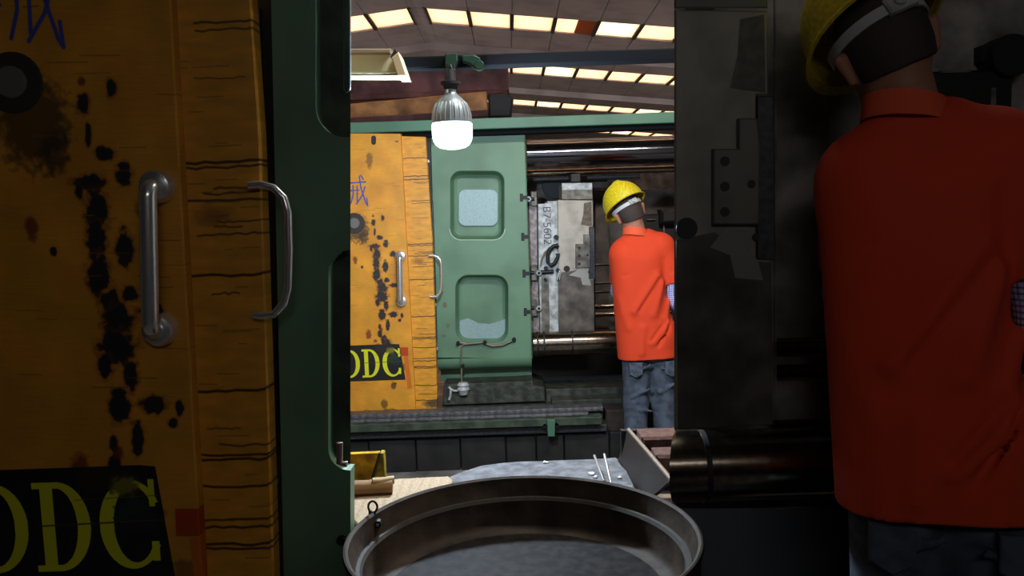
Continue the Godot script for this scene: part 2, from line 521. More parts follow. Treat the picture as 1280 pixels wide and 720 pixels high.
func make_materials() -> void:
	make_textures()
	M.door = door_material()
	M.strip = strip_material()
	M.plate = plate_material()
	M.green = mat("64886c", 0.5, 0.0, "soft", 0.9, "cast_n", 0.08)
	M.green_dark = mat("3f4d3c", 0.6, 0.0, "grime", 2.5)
	M.green_beam = mat("4c7862", 0.5, 0.0, "soft", 1.0)
	M.greybed = mat("4a4d44", 0.5, 0.1, "grime", 3.0, "rough_n", 0.4)
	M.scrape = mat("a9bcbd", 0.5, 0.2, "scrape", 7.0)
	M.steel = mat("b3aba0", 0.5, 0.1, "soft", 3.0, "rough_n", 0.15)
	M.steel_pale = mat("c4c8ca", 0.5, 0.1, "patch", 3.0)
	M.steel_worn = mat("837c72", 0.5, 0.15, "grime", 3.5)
	M.steel_dimmed = mat("857f77", 0.5, 0.1, "soft", 3.0)  # darkened copy of the mould steel, dimness put into the colour
	M.steel_brown = mat("72685f", 0.5, 0.1, "grime", 2.0)
	M.steel_brown_dimmed = mat("57514b", 0.5, 0.1, "grime", 2.0)  # darkened copy of the brown steel, dimness put into the colour
	M.rail = mat("6a6a6e", 0.45, 0.2, "grime", 6.0)
	M.steel_pink = mat("9c8e8e", 0.5, 0.15, "patch", 4.0)
	M.chrome = mat("e0e0e0", 0.25, 0.75)
	M.bar = mat("74747c", 0.13, 1.0)
	M.bronze = mat("988a7a", 0.2, 1.0, "fine", 3.0)
	M.black = mat("18181b", 0.6)
	M.dark = mat("1b191a", 0.6, 0.0, "fine", 2.0)
	M.dark_brown = mat("5e534d", 0.65, 0.0, "grime", 1.5)
	M.dark_steel = mat("4a4c52", 0.5, 0.5, "fine", 3.0)
	M.base = mat("211e1c", 0.7, 0.0, "grime", 1.5)
	M.bolt = mat("26262a", 0.45, 0.6)
	M.copper = mat("857466", 0.45, 0.3)
	M.rubber = mat("101014", 0.55)
	M.roof = mat("a0979c", 0.85, 0.0, "soft", 0.3)
	M.roof_rib = mat("2e292b", 0.85)
	M.girder_red = mat("86606a", 0.7, 0.0, "grime", 0.6)
	M.girder_orange = mat("dba066", 0.6, 0.0, "grime", 0.8)
	M.girder_grey = mat("4c4752", 0.7, 0.0, "grime", 0.5)
	M.navy = mat("23242e", 0.6)
	M.slate = mat("141619", 0.85)
	M.slate.metallic_specular = 0.15
	M.teal = mat("0e3a2c", 0.5)
	M.fitting = mat("cfd8a8", 0.5, 0.0, "fine", 3.0)
	M.cream = mat("e8dcb8", 0.6)
	M.yellow_box = mat("c9a01a", 0.5, 0.0, "grime", 4.0)
	M.concrete = mat("67666a", 0.85, 0.0, "patch", 3.0, "rough_n", 0.8)
	M.scrap = mat("8c8988", 0.7, 0.0, "patch", 6.0)
	M.card = mat("b39a7c", 0.85, 0.0, "fine", 9.0, "ribs_n", 0.5)
	M.wood = mat("b98c5c", 0.75, 0.0, "wood", 2.0)
	M.wood_pale = mat("d8b98a", 0.75, 0.0, "wood", 3.0)
	M.timber = mat("5c3a2e", 0.85, 0.0, "patch", 6.0, "rough_n", 0.8)
	M.trough = mat("262324", 0.5, 0.1, "grime", 3.0)
	M.bright = mat("cbb9a4", 0.4, 0.2)
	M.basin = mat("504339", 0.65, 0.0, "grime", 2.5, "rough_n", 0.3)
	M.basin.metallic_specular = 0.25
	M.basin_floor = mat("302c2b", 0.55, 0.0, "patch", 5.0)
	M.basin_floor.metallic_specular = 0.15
	M.shirt = mat("ce3a12", 0.85)
	M.collar = mat("dc5430", 0.85)
	M.jeans = mat("4e5868", 0.85, 0.0, "denim", 3.5)
	M.skin = mat("a06e58", 0.6)
	M.skin.subsurf_scatter_enabled = true
	M.skin.subsurf_scatter_strength = 0.1
	M.hair = mat("403330", 0.8, 0.0, "fine", 20.0)
	M.check = mat("ffffff", 0.85, 0.0, "check", 22.0)
	M.boot = mat("1c1a1a", 0.6)
	M.helmet = mat("e6d01c", 0.5, 0.0, "fine", 5.0)
	M.strap = mat("b4b4b8", 0.5)
	M.floor = mat("8a8782", 0.8, 0.0, "grime", 0.8)
	M.wall = mat("8a8282", 0.9, 0.0, "grime", 0.3)
	M.wall_dark = mat("2a2829", 0.9, 0.0, "grime", 0.5)
	M.lower_dark = mat("5a5e66", 0.5)
	M.panel_dark = mat("b4aca8", 0.6, 0.0, "grime", 1.5)
	M.sheet = StandardMaterial3D.new()
	M.sheet.albedo_color = Color("fbeee2")
	M.sheet.roughness = 0.7
	M.sheet.backlight_enabled = true
	M.sheet.backlight = Color(1.0, 0.845, 0.71)
	M.sheet_white = M.sheet.duplicate()
	M.sheet_white.albedo_color = Color("fff4e0")
	M.sheet_white.backlight = Color(1.0, 0.92, 0.78)
	M.sheet_rust = M.sheet.duplicate()
	M.sheet_rust.albedo_color = Color("9a5a30")
	M.sheet_rust.backlight = Color(0.42, 0.2, 0.09)
	M.glow = StandardMaterial3D.new()
	M.glow.albedo_color = Color(1, 1, 1)
	M.glow.emission_enabled = true
	M.glow.emission = Color(0.93, 0.96, 1.0)
	M.glow.emission_energy_multiplier = 2.2
	M.added_lamp_glow = M.glow.duplicate()  # glow of the added unseen lamps
	M.added_lamp_glow.emission_energy_multiplier = 1.5

# ---------------------------------------------------------------- bodies
# bones: [a, b, ra, rb] or with flags: "flat" (no round end at b), "cut" (taken away)
func field_mesh(mb: MB, bones: Array, cell: float, k: float, planes := [], uvs := false) -> void:
	var lo := Vector3.ONE * 1e9
	var hi := -lo
	for b in bones:
		if b.size() > 4 and b[4] == "cut": continue
		var r := maxf(b[2], b[3])
		lo = lo.min(b[0] - Vector3.ONE * r).min(b[1] - Vector3.ONE * r)
		hi = hi.max(b[0] + Vector3.ONE * r).max(b[1] + Vector3.ONE * r)
	lo -= Vector3.ONE * (cell * 2.5 + k * 0.5)
	hi += Vector3.ONE * (cell * 2.5 + k * 0.5)
	var nx := int((hi.x - lo.x) / cell) + 2
	var ny := int((hi.y - lo.y) / cell) + 2
	var nz := int((hi.z - lo.z) / cell) + 2
	var D := PackedFloat32Array()
	D.resize(nx * ny * nz)
	D.fill(1.0)
	for b in bones:
		var a: Vector3 = b[0]
		var e: Vector3 = b[1]
		var ra: float = b[2]
		var rb: float = b[3]
		var flag: String = b[4] if b.size() > 4 else ""
		var kk: float = b[5] if b.size() > 5 else k
		var ab := e - a
		var l2 := maxf(ab.length_squared(), 1e-9)
		var dir := ab.normalized()
		var reach := maxf(ra, rb) + kk + cell * 2
		var l := (a.min(e) - Vector3.ONE * reach - lo) / cell
		var h := (a.max(e) + Vector3.ONE * reach - lo) / cell
		for z in range(maxi(int(l.z), 0), mini(int(h.z) + 1, nz)):
			for y in range(maxi(int(l.y), 0), mini(int(h.y) + 1, ny)):
				var row := (z * ny + y) * nx
				for x in range(maxi(int(l.x), 0), mini(int(h.x) + 1, nx)):
					var p := lo + Vector3(x, y, z) * cell - a
					var t := clampf(p.dot(ab) / l2, 0.0, 1.0)
					var d := (p - ab * t).length() - lerpf(ra, rb, t)
					if flag == "flat": d = maxf(d, (p - ab).dot(dir))
					var o := D[row + x]
					if flag == "cut":
						var hh := maxf(kk - absf(o + d), 0.0) / kk
						D[row + x] = maxf(o, -d) + hh * hh * kk * 0.25
					else:
						var hh := maxf(kk - absf(o - d), 0.0) / kk
						D[row + x] = minf(o, d) - hh * hh * kk * 0.25
	for pn in planes:      # [point, normal]: keep what lies behind
		var c: Vector3 = pn[0]
		var nn: Vector3 = pn[1]
		for z in nz:
			for y in ny:
				var row := (z * ny + y) * nx
				for x in nx:
					D[row + x] = maxf(D[row + x], (lo + Vector3(x, y, z) * cell - c).dot(nn))
	var sx := 1
	var sy := nx
	var sz := nx * ny
	var at := {}
	var pos := PackedVector3Array()
	var nor := PackedVector3Array()
	for z in nz - 1:
		for y in ny - 1:
			var row := (z * ny + y) * nx
			for x in nx - 1:
				var i := row + x
				var d0 := D[i]
				if d0 > cell * 2.0 or d0 < -cell * 2.0: continue
				var c := [d0, D[i + 1], D[i + sy], D[i + sy + 1], D[i + sz], D[i + sz + 1], D[i + sz + sy], D[i + sz + sy + 1]]
				var neg := 0
				for w in c:
					if w < 0: neg += 1
				if neg == 0 or neg == 8: continue
				var s := Vector3.ZERO
				var m := 0
				for ed in [[0, 1], [2, 3], [4, 5], [6, 7], [0, 2], [1, 3], [4, 6], [5, 7], [0, 4], [1, 5], [2, 6], [3, 7]]:
					var u: float = c[ed[0]]
					var w: float = c[ed[1]]
					if (u < 0) == (w < 0): continue
					var t := u / (u - w)
					var pa := Vector3(ed[0] & 1, (ed[0] >> 1) & 1, ed[0] >> 2)
					var pb := Vector3(ed[1] & 1, (ed[1] >> 1) & 1, ed[1] >> 2)
					s += pa.lerp(pb, t)
					m += 1
				at[i] = pos.size()
				pos.append(lo + (Vector3(x, y, z) + s / m) * cell)
				nor.append(Vector3(c[1] + c[3] + c[5] + c[7] - c[0] - c[2] - c[4] - c[6], c[2] + c[3] + c[6] + c[7] - c[0] - c[1] - c[4] - c[5], c[4] + c[5] + c[6] + c[7] - c[0] - c[1] - c[2] - c[3]).normalized())
	for i: int in at:
		var steps := [[sx, sy, sz], [sy, sz, sx], [sz, sx, sy]]
		for w in steps:
			var a0 := D[i] < 0
			var a1: bool = D[i + w[0]] < 0
			if a0 == a1: continue
			var j1: int = i - w[1]
			var j2: int = i - w[2]
			var j3: int = i - w[1] - w[2]
			if not (at.has(j1) and at.has(j2) and at.has(j3)): continue
			var va: int = at[i]; var vb: int = at[j1]; var vc: int = at[j3]; var vd: int = at[j2]
			if not a0:
				var tmp := vb
				vb = vd; vd = tmp
			mb.smooth(pos[va], pos[vb], pos[vc], nor[va], nor[vb], nor[vc])
			mb.smooth(pos[va], pos[vc], pos[vd], nor[va], nor[vc], nor[vd])

func hand_bones(wrist: Vector3, along: Vector3, side: Vector3) -> Array:
	var out := []
	var palm := wrist + along * 0.085
	var down := along.cross(side).normalized()
	for i in 4:
		out.append([wrist + side * (i - 1.5) * 0.011, palm + side * (i - 1.5) * 0.020, 0.017, 0.0125])
	for i in 4:
		var l: float = [0.066, 0.078, 0.072, 0.056][i]
		var r: float = [0.0088, 0.009, 0.0088, 0.008][i]
		var a := palm + side * (i - 1.5) * 0.021
		var b := a + (along * 0.85 + down * 0.5).normalized() * l * 0.48
		var c := b + (along * 0.35 + down * 0.94).normalized() * l * 0.32
		var d := c + (along * -0.15 + down * 0.98).normalized() * l * 0.26
		out.append([a, b, r * 1.1, r, "", 0.006]); out.append([b, c, r, r * 0.95, "", 0.005]); out.append([c, d, r * 0.95, r * 0.85, "", 0.005])
	var ta := wrist + along * 0.03 - side * 0.022
	var tb := ta + (along * 0.6 - side * 0.75 + down * 0.3).normalized() * 0.042
	var tc := tb + (along * 0.85 - side * 0.1 + down * 0.5).normalized() * 0.034
	out.append([ta, tb, 0.014, 0.0105, "", 0.012]); out.append([tb, tc, 0.0105, 0.0088, "", 0.006])
	return out

# a standing worker seen from behind; origin between the feet, back towards +z
func build_person() -> Node3D:
	var t := thing("person", Vector3.ZERO, "person", "person")
	var sl := Vector3(-0.135, 1.40, -0.01); var sr := Vector3(0.135, 1.43, 0.0)
	var el := Vector3(-0.115, 1.15, -0.17); var er := Vector3(0.205, 1.10, 0.03)
	var wl := Vector3(-0.02, 1.2, -0.28); var wr := Vector3(0.255, 0.97, -0.16)
	var hl := Vector3(-0.03, 0.84, 0); var hr := Vector3(0.122, 0.84, 0)
	var kl := Vector3(-0.052, 0.47, -0.015); var kr := Vector3(0.125, 0.47, -0.03)
	var fl := Vector3(-0.068, 0.075, 0.01); var fr := Vector3(0.13, 0.075, 0.0)
	var neck := Vector3(-0.025, 1.50, -0.01)
	var hc := Vector3(-0.066, 1.635, -0.035)
	var hb := Basis.from_euler(Vector3(deg_to_rad(-14), deg_to_rad(8), deg_to_rad(22)))
	var mb := MB.new()
	field_mesh(mb, [
		[Vector3(-0.06, 1.36, 0), Vector3(-0.02, 0.98, 0), 0.08, 0.078], [Vector3(0.05, 1.37, 0), Vector3(0.045, 0.98, 0), 0.078, 0.075],
		[Vector3(0.0, 0.9, 0), Vector3(0.06, 0.9, 0), 0.075, 0.075],
		[sl, sr, 0.05, 0.05], [neck - Vector3(-0.01, 0.06, 0), hc + Vector3(0.014, -0.04, 0.015), 0.062, 0.060],
		[sl, el, 0.046, 0.038], [el, wl, 0.037, 0.026], [sr, er, 0.046, 0.038], [er, wr, 0.037, 0.026],
		[hl, kl, 0.073, 0.05], [kl, fl, 0.05, 0.035], [hr, kr, 0.073, 0.05], [kr, fr, 0.05, 0.035],
		[fl, fl + Vector3(0, -0.03, -0.12), 0.034, 0.028], [fr, fr + Vector3(0, -0.03, -0.12), 0.034, 0.028]], 0.013, 0.035)
	field_mesh(mb, hand_bones(wl, (wl - el).normalized(), Vector3(-0.5, 0.3, 0.8).normalized()), 0.0045, 0.012)
	field_mesh(mb, hand_bones(wr, (wr - er).normalized(), Vector3(1, 0, 0.1).normalized()), 0.0045, 0.012)
	mb.xf = Transform3D(hb, hc)
	field_mesh(mb, [
		[Vector3(0, 0.05, 0.02), Vector3(0, 0.05, -0.03), 0.076, 0.074], [Vector3(0, 0.0, 0.025), Vector3(0, -0.01, -0.04), 0.068, 0.062],
		[Vector3(-0.03, -0.07, -0.05), Vector3(0.03, -0.07, -0.05), 0.036, 0.036], [Vector3(0, -0.085, -0.07), Vector3(0, -0.085, -0.078), 0.026, 0.026],
		[Vector3(0, -0.03, 0.02), Vector3(-0.01, -0.075, 0.015), 0.056, 0.05],
		[Vector3(0, 0.02, -0.1), Vector3(0, -0.015, -0.117), 0.008, 0.013, "", 0.015], [Vector3(-0.012, -0.02, -0.105), Vector3(0.012, -0.02, -0.105), 0.008, 0.008, "", 0.012],
		[Vector3(-0.022, -0.05, -0.094), Vector3(0.022, -0.05, -0.094), 0.008, 0.008, "", 0.01],
		[Vector3(-0.034, 0.02, -0.103), Vector3(-0.03, 0.02, -0.103), 0.012, 0.012, "cut", 0.012], [Vector3(0.034, 0.02, -0.103), Vector3(0.03, 0.02, -0.103), 0.012, 0.012, "cut", 0.012],
		[Vector3(-0.074, 0.02, 0.005), Vector3(-0.07, -0.028, -0.005), 0.017, 0.011, "", 0.008], [Vector3(0.074, 0.02, 0.005), Vector3(0.07, -0.028, -0.005), 0.017, 0.011, "", 0.008],
		[Vector3(-0.092, 0.015, 0.022), Vector3(-0.084, -0.03, 0.008), 0.012, 0.008, "", 0.012], [Vector3(0.092, 0.015, 0.022), Vector3(0.084, -0.03, 0.008), 0.012, 0.008, "", 0.012]], 0.0045, 0.03)
	mb.xf = Transform3D()
	obj("body", mb, M.skin, t)
	# trousers
	mb = MB.new()
	field_mesh(mb, [
		[Vector3(-0.02, 0.86, 0), Vector3(0.075, 0.86, 0), 0.095, 0.095],
		[hl + Vector3(-0.012, 0, 0), kl, 0.096, 0.074], [kl, fl + Vector3(0, 0.0, 0), 0.074, 0.068, "flat"], [hr + Vector3(-0.028, 0, 0), kr, 0.092, 0.074], [kr, fr, 0.074, 0.068, "flat"],
		[Vector3(0.055, 0.80, 0.11), Vector3(0.06, 0.62, 0.08), 0.012, 0.012, "cut", 0.03],
		[Vector3(-0.10, 0.66, 0.075), Vector3(0.02, 0.72, 0.10), 0.008, 0.01, "", 0.02], [Vector3(-0.09, 0.52, 0.06), Vector3(0.02, 0.57, 0.075), 0.008, 0.01, "", 0.02], [Vector3(0.08, 0.54, 0.05), Vector3(0.19, 0.6, 0.06), 0.01, 0.008, "", 0.02],
		[Vector3(-0.10, 0.45, 0.04), Vector3(0.03, 0.43, 0.06), 0.01, 0.01, "", 0.02], [Vector3(0.09, 0.70, 0.095), Vector3(0.2, 0.66, 0.06), 0.009, 0.009, "", 0.02]], 0.011, 0.03)
	var jn := obj("trousers", mb, M.jeans, t)
	for s in [-0.065, 0.15]:
		mb = MB.new()
		prism(mb, PackedVector2Array([Vector2(s - 0.04, 0.74), Vector2(s + 0.04, 0.74), Vector2(s + 0.04, 0.67), Vector2(s, 0.645), Vector2(s - 0.04, 0.67)]), 0.106, 0.06, 0.003)
		obj("pocket", mb, M.jeans, jn)
	# boots
	for p in [fl, fr]:
		mb = MB.new()
		field_mesh(mb, [[p + Vector3(0, 0.05, 0.01), p + Vector3(0, -0.01, 0.01), 0.048, 0.05], [p + Vector3(0, -0.025, 0.02), p + Vector3(0, -0.035, -0.14), 0.048, 0.042]], 0.011, 0.03, [[Vector3(0, 0.0, 0), Vector3(0, -1, 0)]])
		obj("boot", mb, M.boot, t)
	# shirt
	mb = MB.new()
	var fz := 0.118
	field_mesh(mb, [
		[Vector3(-0.085, 1.36, 0), Vector3(-0.035, 0.64, 0), 0.108, 0.118], [Vector3(0.055, 1.37, 0), Vector3(0.036, 1.08, 0), 0.10, 0.10], [Vector3(0.036, 1.08, 0), Vector3(0.09, 0.88, 0), 0.10, 0.118], [Vector3(0.09, 0.88, 0), Vector3(0.10, 0.64, 0), 0.118, 0.124],
		[Vector3(0.0, 1.34, 0.0), Vector3(0.03, 0.64, 0.0), 0.112, 0.118],
		[Vector3(-0.10, 1.41, -0.005), Vector3(0.105, 1.435, 0), 0.082, 0.082], [Vector3(-0.05, 1.47, -0.01), Vector3(0.03, 1.475, -0.01), 0.066, 0.066],
		[sl + Vector3(0.015, -0.01, 0), sl.lerp(el, 0.75), 0.072, 0.064, "flat", 0.03], [sr + Vector3(-0.01, -0.01, 0), Vector3(0.184, 1.205, 0.02), 0.078, 0.071, "flat", 0.022],
		# folds: soft raised pleats and the creases beside them
		[Vector3(0.135, 0.98, fz - 0.022), Vector3(0.03, 0.86, fz - 0.006), 0.008, 0.006, "", 0.04], [Vector3(0.15, 1.10, 0.055), Vector3(0.09, 0.92, fz - 0.014), 0.008, 0.008, "", 0.04],
		[Vector3(0.12, 0.99, fz + 0.0), Vector3(0.03, 0.875, fz + 0.006), 0.010, 0.006, "cut", 0.022], [Vector3(0.16, 1.0, 0.075), Vector3(0.07, 0.84, fz + 0.006), 0.012, 0.007, "cut", 0.022],
		[Vector3(0.075, 1.26, fz - 0.014), Vector3(-0.07, 1.05, fz - 0.006), 0.007, 0.005, "", 0.045], [Vector3(0.11, 1.22, fz - 0.02), Vector3(0.045, 1.03, fz - 0.008), 0.007, 0.005, "", 0.045],
		[Vector3(0.085, 1.235, fz + 0.004), Vector3(-0.04, 1.05, fz + 0.006), 0.007, 0.005, "cut", 0.022],
		[Vector3(0.122, 1.35, 0.105), Vector3(0.135, 1.20, 0.10), 0.010, 0.008, "cut", 0.03], [Vector3(0.14, 1.33, 0.10), Vector3(0.168, 1.28, 0.085), 0.005, 0.004, "cut", 0.02],
		[Vector3(-0.125, 1.265, fz - 0.016), Vector3(-0.075, 1.28, fz + 0.006), 0.004, 0.004, "cut", 0.014],
		[Vector3(-0.14, 1.12, 0.06), Vector3(-0.10, 0.95, 0.09), 0.007, 0.006, "", 0.04], [Vector3(-0.02, 0.95, fz - 0.01), Vector3(-0.03, 0.8, fz - 0.006), 0.006, 0.006, "", 0.04]],
		0.0085, 0.03, [[Vector3(-0.155, 0.745, 0), Vector3(0.035, -1, 0.02).normalized()], [Vector3(-0.03, 1.532, 0), Vector3(-0.12, 1, -0.1).normalized()]])
	var sh := obj("shirt", mb, M.shirt, t)
	mb = MB.new()
	var path := []
	for i in 28:
		var a := TAU * i / 28
		path.append(Vector3(-0.03, 1.512, -0.012) + Vector3(cos(a) * 0.074, 0.010 * cos(a) * -1.0 + 0.012 * sin(a), sin(a) * 0.068))
	for i in 28:
		var a: Vector3 = path[i]; var b: Vector3 = path[(i + 1) % 28]
		var c := Vector3(-0.034, 1.512, -0.012)
		var oa := (a - c).normalized(); var ob := (b - c).normalized()
		var u := Vector3(-0.006, 0.028, 0)
		var d := Vector3(0.0, -0.022, 0)
		mb.smooth(a + oa * 0.012 + d, b + ob * 0.012 + d, b + u, oa, ob, ob); mb.smooth(a + oa * 0.012 + d, b + u, a + u, oa, ob, oa)
		mb.smooth(b - ob * 0.004 + d, a - oa * 0.004 + d, a - oa * 0.004 + u, -ob, -oa, -oa); mb.smooth(b - ob * 0.004 + d, a - oa * 0.004 + u, b - ob * 0.004 + u, -ob, -oa, -ob)
		mb.quad(a + u, b + u, b - ob * 0.004 + u, a - oa * 0.004 + u)
	obj("collar", mb, M.collar, sh)
	# checked under-sleeves
	for s in [[sl.lerp(el, 0.6), el, wl], [sr.lerp(er, 0.55), er, wr]]:
		mb = MB.new()
		field_mesh(mb, [[s[0], s[1], 0.058, 0.053, "", 0.03], [s[1], s[1].lerp(s[2], 0.88), 0.052, 0.040, "flat", 0.03], [s[1].lerp(s[2], 0.25) + Vector3(0, 0, 0.02), s[1].lerp(s[2], 0.3) + Vector3(0.02, 0.03, 0), 0.03, 0.03, "", 0.02]], 0.009, 0.03)
		var cs := obj("under_sleeve", mb, M.check, t)
		cs.set_meta("label", "blue and white checked sleeve")
	# hair
	mb = MB.new()
	mb.xf = Transform3D(hb, hc)
	field_mesh(mb, [
		[Vector3(0, 0.05, 0.02), Vector3(0, 0.05, -0.03), 0.080, 0.077], [Vector3(0, 0.0, 0.026), Vector3(0, -0.01, -0.03), 0.072, 0.064],
		[Vector3(0, -0.03, 0.022), Vector3(0, -0.08, 0.026), 0.062, 0.057]], 0.0055, 0.03,
		[[Vector3(0, -0.055, 0.05), Vector3(0, -1, -0.25).normalized()], [Vector3(0, 0.0, -0.012), Vector3(0, 0.25, -1).normalized()]])
	obj("hair", mb, M.hair, t)
	# hard hat
	mb = MB.new()
	var hat := Transform3D(hb, hc) * Transform3D(Basis.from_euler(Vector3(deg_to_rad(-11), 0, 0)), Vector3(0, 0.07, -0.008))
	mb.xf = hat
	var N := 48
	var rows := []
	for j in 13:
		var row := []
		var v := j / 12.0
		for i in N + 1:
			var a := TAU * i / N
			var x := sin(a); var z := -cos(a)        # a = 0 is the front
			var front := maxf(0.0, cos(a))
			var r := sin(v * PI * 0.5)
			var y := cos(v * PI * 0.5) * 0.136
			if j == 12: y = -0.012
			var ridge := 0.008 * exp(-pow(x * r / 0.16, 2.0)) * sin(v * PI)
			var p := Vector3(x * r * 0.126, y + ridge, z * r * 0.146)
			p += Vector3(x, 0.4, z) * ridge
			row.append(p)
		rows.append(row)
	# the rim: rolled out all round, a longer peak in front
	for e in [[0.010, -0.016], [0.012, -0.020], [0.004, -0.022]]:
		var row := []
		for i in N + 1:
			var a := TAU * i / N
			var front := pow(maxf(0.0, cos(a)), 1.6)
			var o: float = e[0] + (0.028 * front if e[0] > 0.005 else 0.0)
			row.append(Vector3(sin(a) * (0.126 + o), e[1] - 0.012 * front, -cos(a) * (0.146 + o)))
		rows.append(row)
	for j in range(11, -1, -1):   # the inner side of the shell
		var row := []
		for i in N + 1: row.append(rows[j][i] * 0.965 + Vector3(0, -0.004, 0))
		rows.append(row)
	for j in rows.size() - 1:
		for i in N:
			var a: Vector3 = rows[j][i]; var b: Vector3 = rows[j][i + 1]; var c: Vector3 = rows[j + 1][i + 1]; var d: Vector3 = rows[j + 1][i]
			if j < 12:
				var na := Vector3(a.x / 0.0142, a.y / 0.0219, a.z / 0.0202).normalized(); var nb := Vector3(b.x / 0.0142, b.y / 0.0219, b.z / 0.0202).normalized()
				var nc := Vector3(c.x / 0.0142, c.y / 0.0219, c.z / 0.0202).normalized(); var nd := Vector3(d.x / 0.0142, d.y / 0.0219, d.z / 0.0202).normalized()
				mb.smooth(a, c, b, na, nc, nb); mb.smooth(a, d, c, na, nd, nc)
			else:
				mb.tri(a, c, b); mb.tri(a, d, c)
	var hm := obj("hard_hat", mb, M.helmet, t)
	mb = MB.new()
	mb.xf = hat
	var band := []
	for i in 25:
		var a := deg_to_rad(-115.0 + 230.0 * i / 24)
		band.append([Vector3(sin(a) * 0.094, -0.060 + 0.03 * (1 - cos(a)) * 0.5, cos(a) * 0.112 - 0.002), Vector3(sin(a), 0, cos(a))])
	for i in 24:
		var a: Vector3 = band[i][0]; var b: Vector3 = band[i + 1][0]
		var na: Vector3 = band[i][1]; var nb: Vector3 = band[i + 1][1]
		var u := Vector3(0, 0.022, 0)
		mb.smooth(a, b, b + u, na, nb, nb); mb.smooth(a, b + u, a + u, na, nb, na)
		mb.quad(b - nb * 0.004, a - na * 0.004, a - na * 0.004 + u, b - nb * 0.004 + u)
		mb.quad(a + u, b + u, b - nb * 0.004 + u, a - na * 0.004 + u)
		mb.quad(b, a, a - na * 0.004, b - nb * 0.004)
	obj("head_strap", mb, M.strap, hm)
	mb = MB.new()
	mb.xf = hat * Transform3D(Basis(), Vector3(0.0, -0.060, 0.0))
	bx(mb, Vector3(-0.012, -0.004, 0.104), Vector3(0.040, 0.028, 0.118), 0.004)
	disc(mb, Vector3(0.014, 0.012, 0.126), 0.012, 0.115, 16)
	obj("buckle", mb, M.steel_pale, hm)
	return t

# ---------------------------------------------------------------- machine pieces
func grab_handle(parent: Node, a: Vector3, b: Vector3, out_by: float, r: float) -> void:
	var mb := MB.new()
	var z := Vector3(0, 0, out_by)
	tube(mb, [a, a + z * 0.7, a + z * 0.92 + (b - a) * 0.03, a + z + (b - a) * 0.08, b + z - (b - a) * 0.08, b + z * 0.92 - (b - a) * 0.03, b + z * 0.7, b], r, 12)
	var h := obj("handle", mb, M.chrome, parent)
	for p in [a, b]:
		mb = MB.new()
		var n := MB.new()
		mb.xf = Transform3D(Basis(Vector3(1, 0, 0), Vector3(0, 0, 1), Vector3(0, -1, 0)), p)
		lathe(mb, [Vector2(r * 2.0, 0), Vector2(r * 2.0, out_by * 0.35), Vector2(r * 1.7, out_by * 0.55), Vector2(r * 1.0, out_by * 0.62), Vector2(0, out_by * 0.62)], Vector3.ZERO, 20)
		obj("handle_boss", mb, M.chrome, h)

func build_door(d: float, k: int, label: String) -> void:
	var foot := Q(450, 520, d, k)
	var t := thing("sliding_door", foot, label, "door", "")
	var mb := MB.new()
	prism(mb, pl([[DX0, DY0], [501, 167], [520, 518], [DX0, 524]], d, k), -d, -d - 0.05, 0.004)
	# the texture spans the measured rectangle: map it afresh
	var a := Q(DX0, DY0, d, k); var b := Q(DX1, DY0, d, k); var c := Q(DX0, DY1, d, k)
	for i in mb.v.size():
		var o := Vector2(mb.v[i].x - a.x, mb.v[i].y - a.y)
		var ux := Vector2(b.x - a.x, b.y - a.y); var uy := Vector2(c.x - a.x, c.y - a.y)
		mb.uv[i] = Vector2(o.dot(ux) / ux.length_squared(), o.dot(uy) / uy.length_squared()).clamp(Vector2(0.001, 0.001), Vector2(0.999, 0.999))
	obj("door_panel", mb, M.door, t)
	mb = MB.new()
	var z := d + 0.035
	prism(mb, pl([[500, 170], [532, 171], [540.5, 300], [547, 504], [546, 512], [518, 512]], z, k), -z, -z - 0.05, 0.004)
	var lo := Vector2(500, 170)
	for i in mb.v.size():
		# lean of the strip taken out so that cracks run level across it
		var o := Q(500, 170, z, k); var e := Q(518, 512, z, k)
		var f := clampf((o.y - mb.v[i].y) / (o.y - e.y), 0, 1)
		var x0 := lerpf(o.x, e.x, f)
		var wd := Q(532, 171, z, k).x - o.x
		mb.uv[i] = Vector2(clampf((mb.v[i].x - x0) / wd, 0.01, 0.99), clampf(f, 0.002, 0.998))
	obj("edge_strip", mb, M.strip, t)
	# name plate
	mb = MB.new()
	prism(mb, pl([[395, 433.5], [493, 430], [499, 430.5], [507, 474.5], [395, 478]], d - 0.003, k), -d + 0.003, -d, 0.0)
	obj("name_plate", mb, M.plate, t)
	# cover disc and slot
	mb = MB.new()
	var cd := Q(443, 279, d, k)
	var pr := 0.0056 * 14 if k == 0 else 0.0056 * 14
	disc(mb, cd + Vector3(0, 0, 0.004), pr * 0.86, cd.z, 28, 0.003)
	obj("cover_ring", mb, mat("332e2c", 0.6), t)
	mb = MB.new()
	disc(mb, cd + Vector3(0, 0, 0.012), pr * 0.45, cd.z, 24, 0.003)
	obj("cover_disc", mb, mat("6e6a68", 0.5), t)
	mb = MB.new()
	prism(mb, pl(rounded(464, 169.5, 470, 181, 2.9), d - 0.002, k), -d + 0.002, -d, 0.0)
	obj("latch_slot", mb, M.black, t)
	grab_handle(t, Q(501, 320, d, k), Q(502, 376, d, k), 0.06, 0.019)
	# the bow handle on the edge
	mb = MB.new()
	var w := z
	var pts := []
	for p in [[536, 319.5], [541, 319.2], [546, 320.5], [550, 324.5], [551.6, 330], [552, 345], [551.6, 360], [550, 366], [546, 370.5], [541, 371], [538, 370.5]]:
		pts.append(Q(p[0], p[1], w - 0.02, k))
	tube(mb, pts, 0.009, 12)
	obj("bow_handle", mb, M.chrome, t)

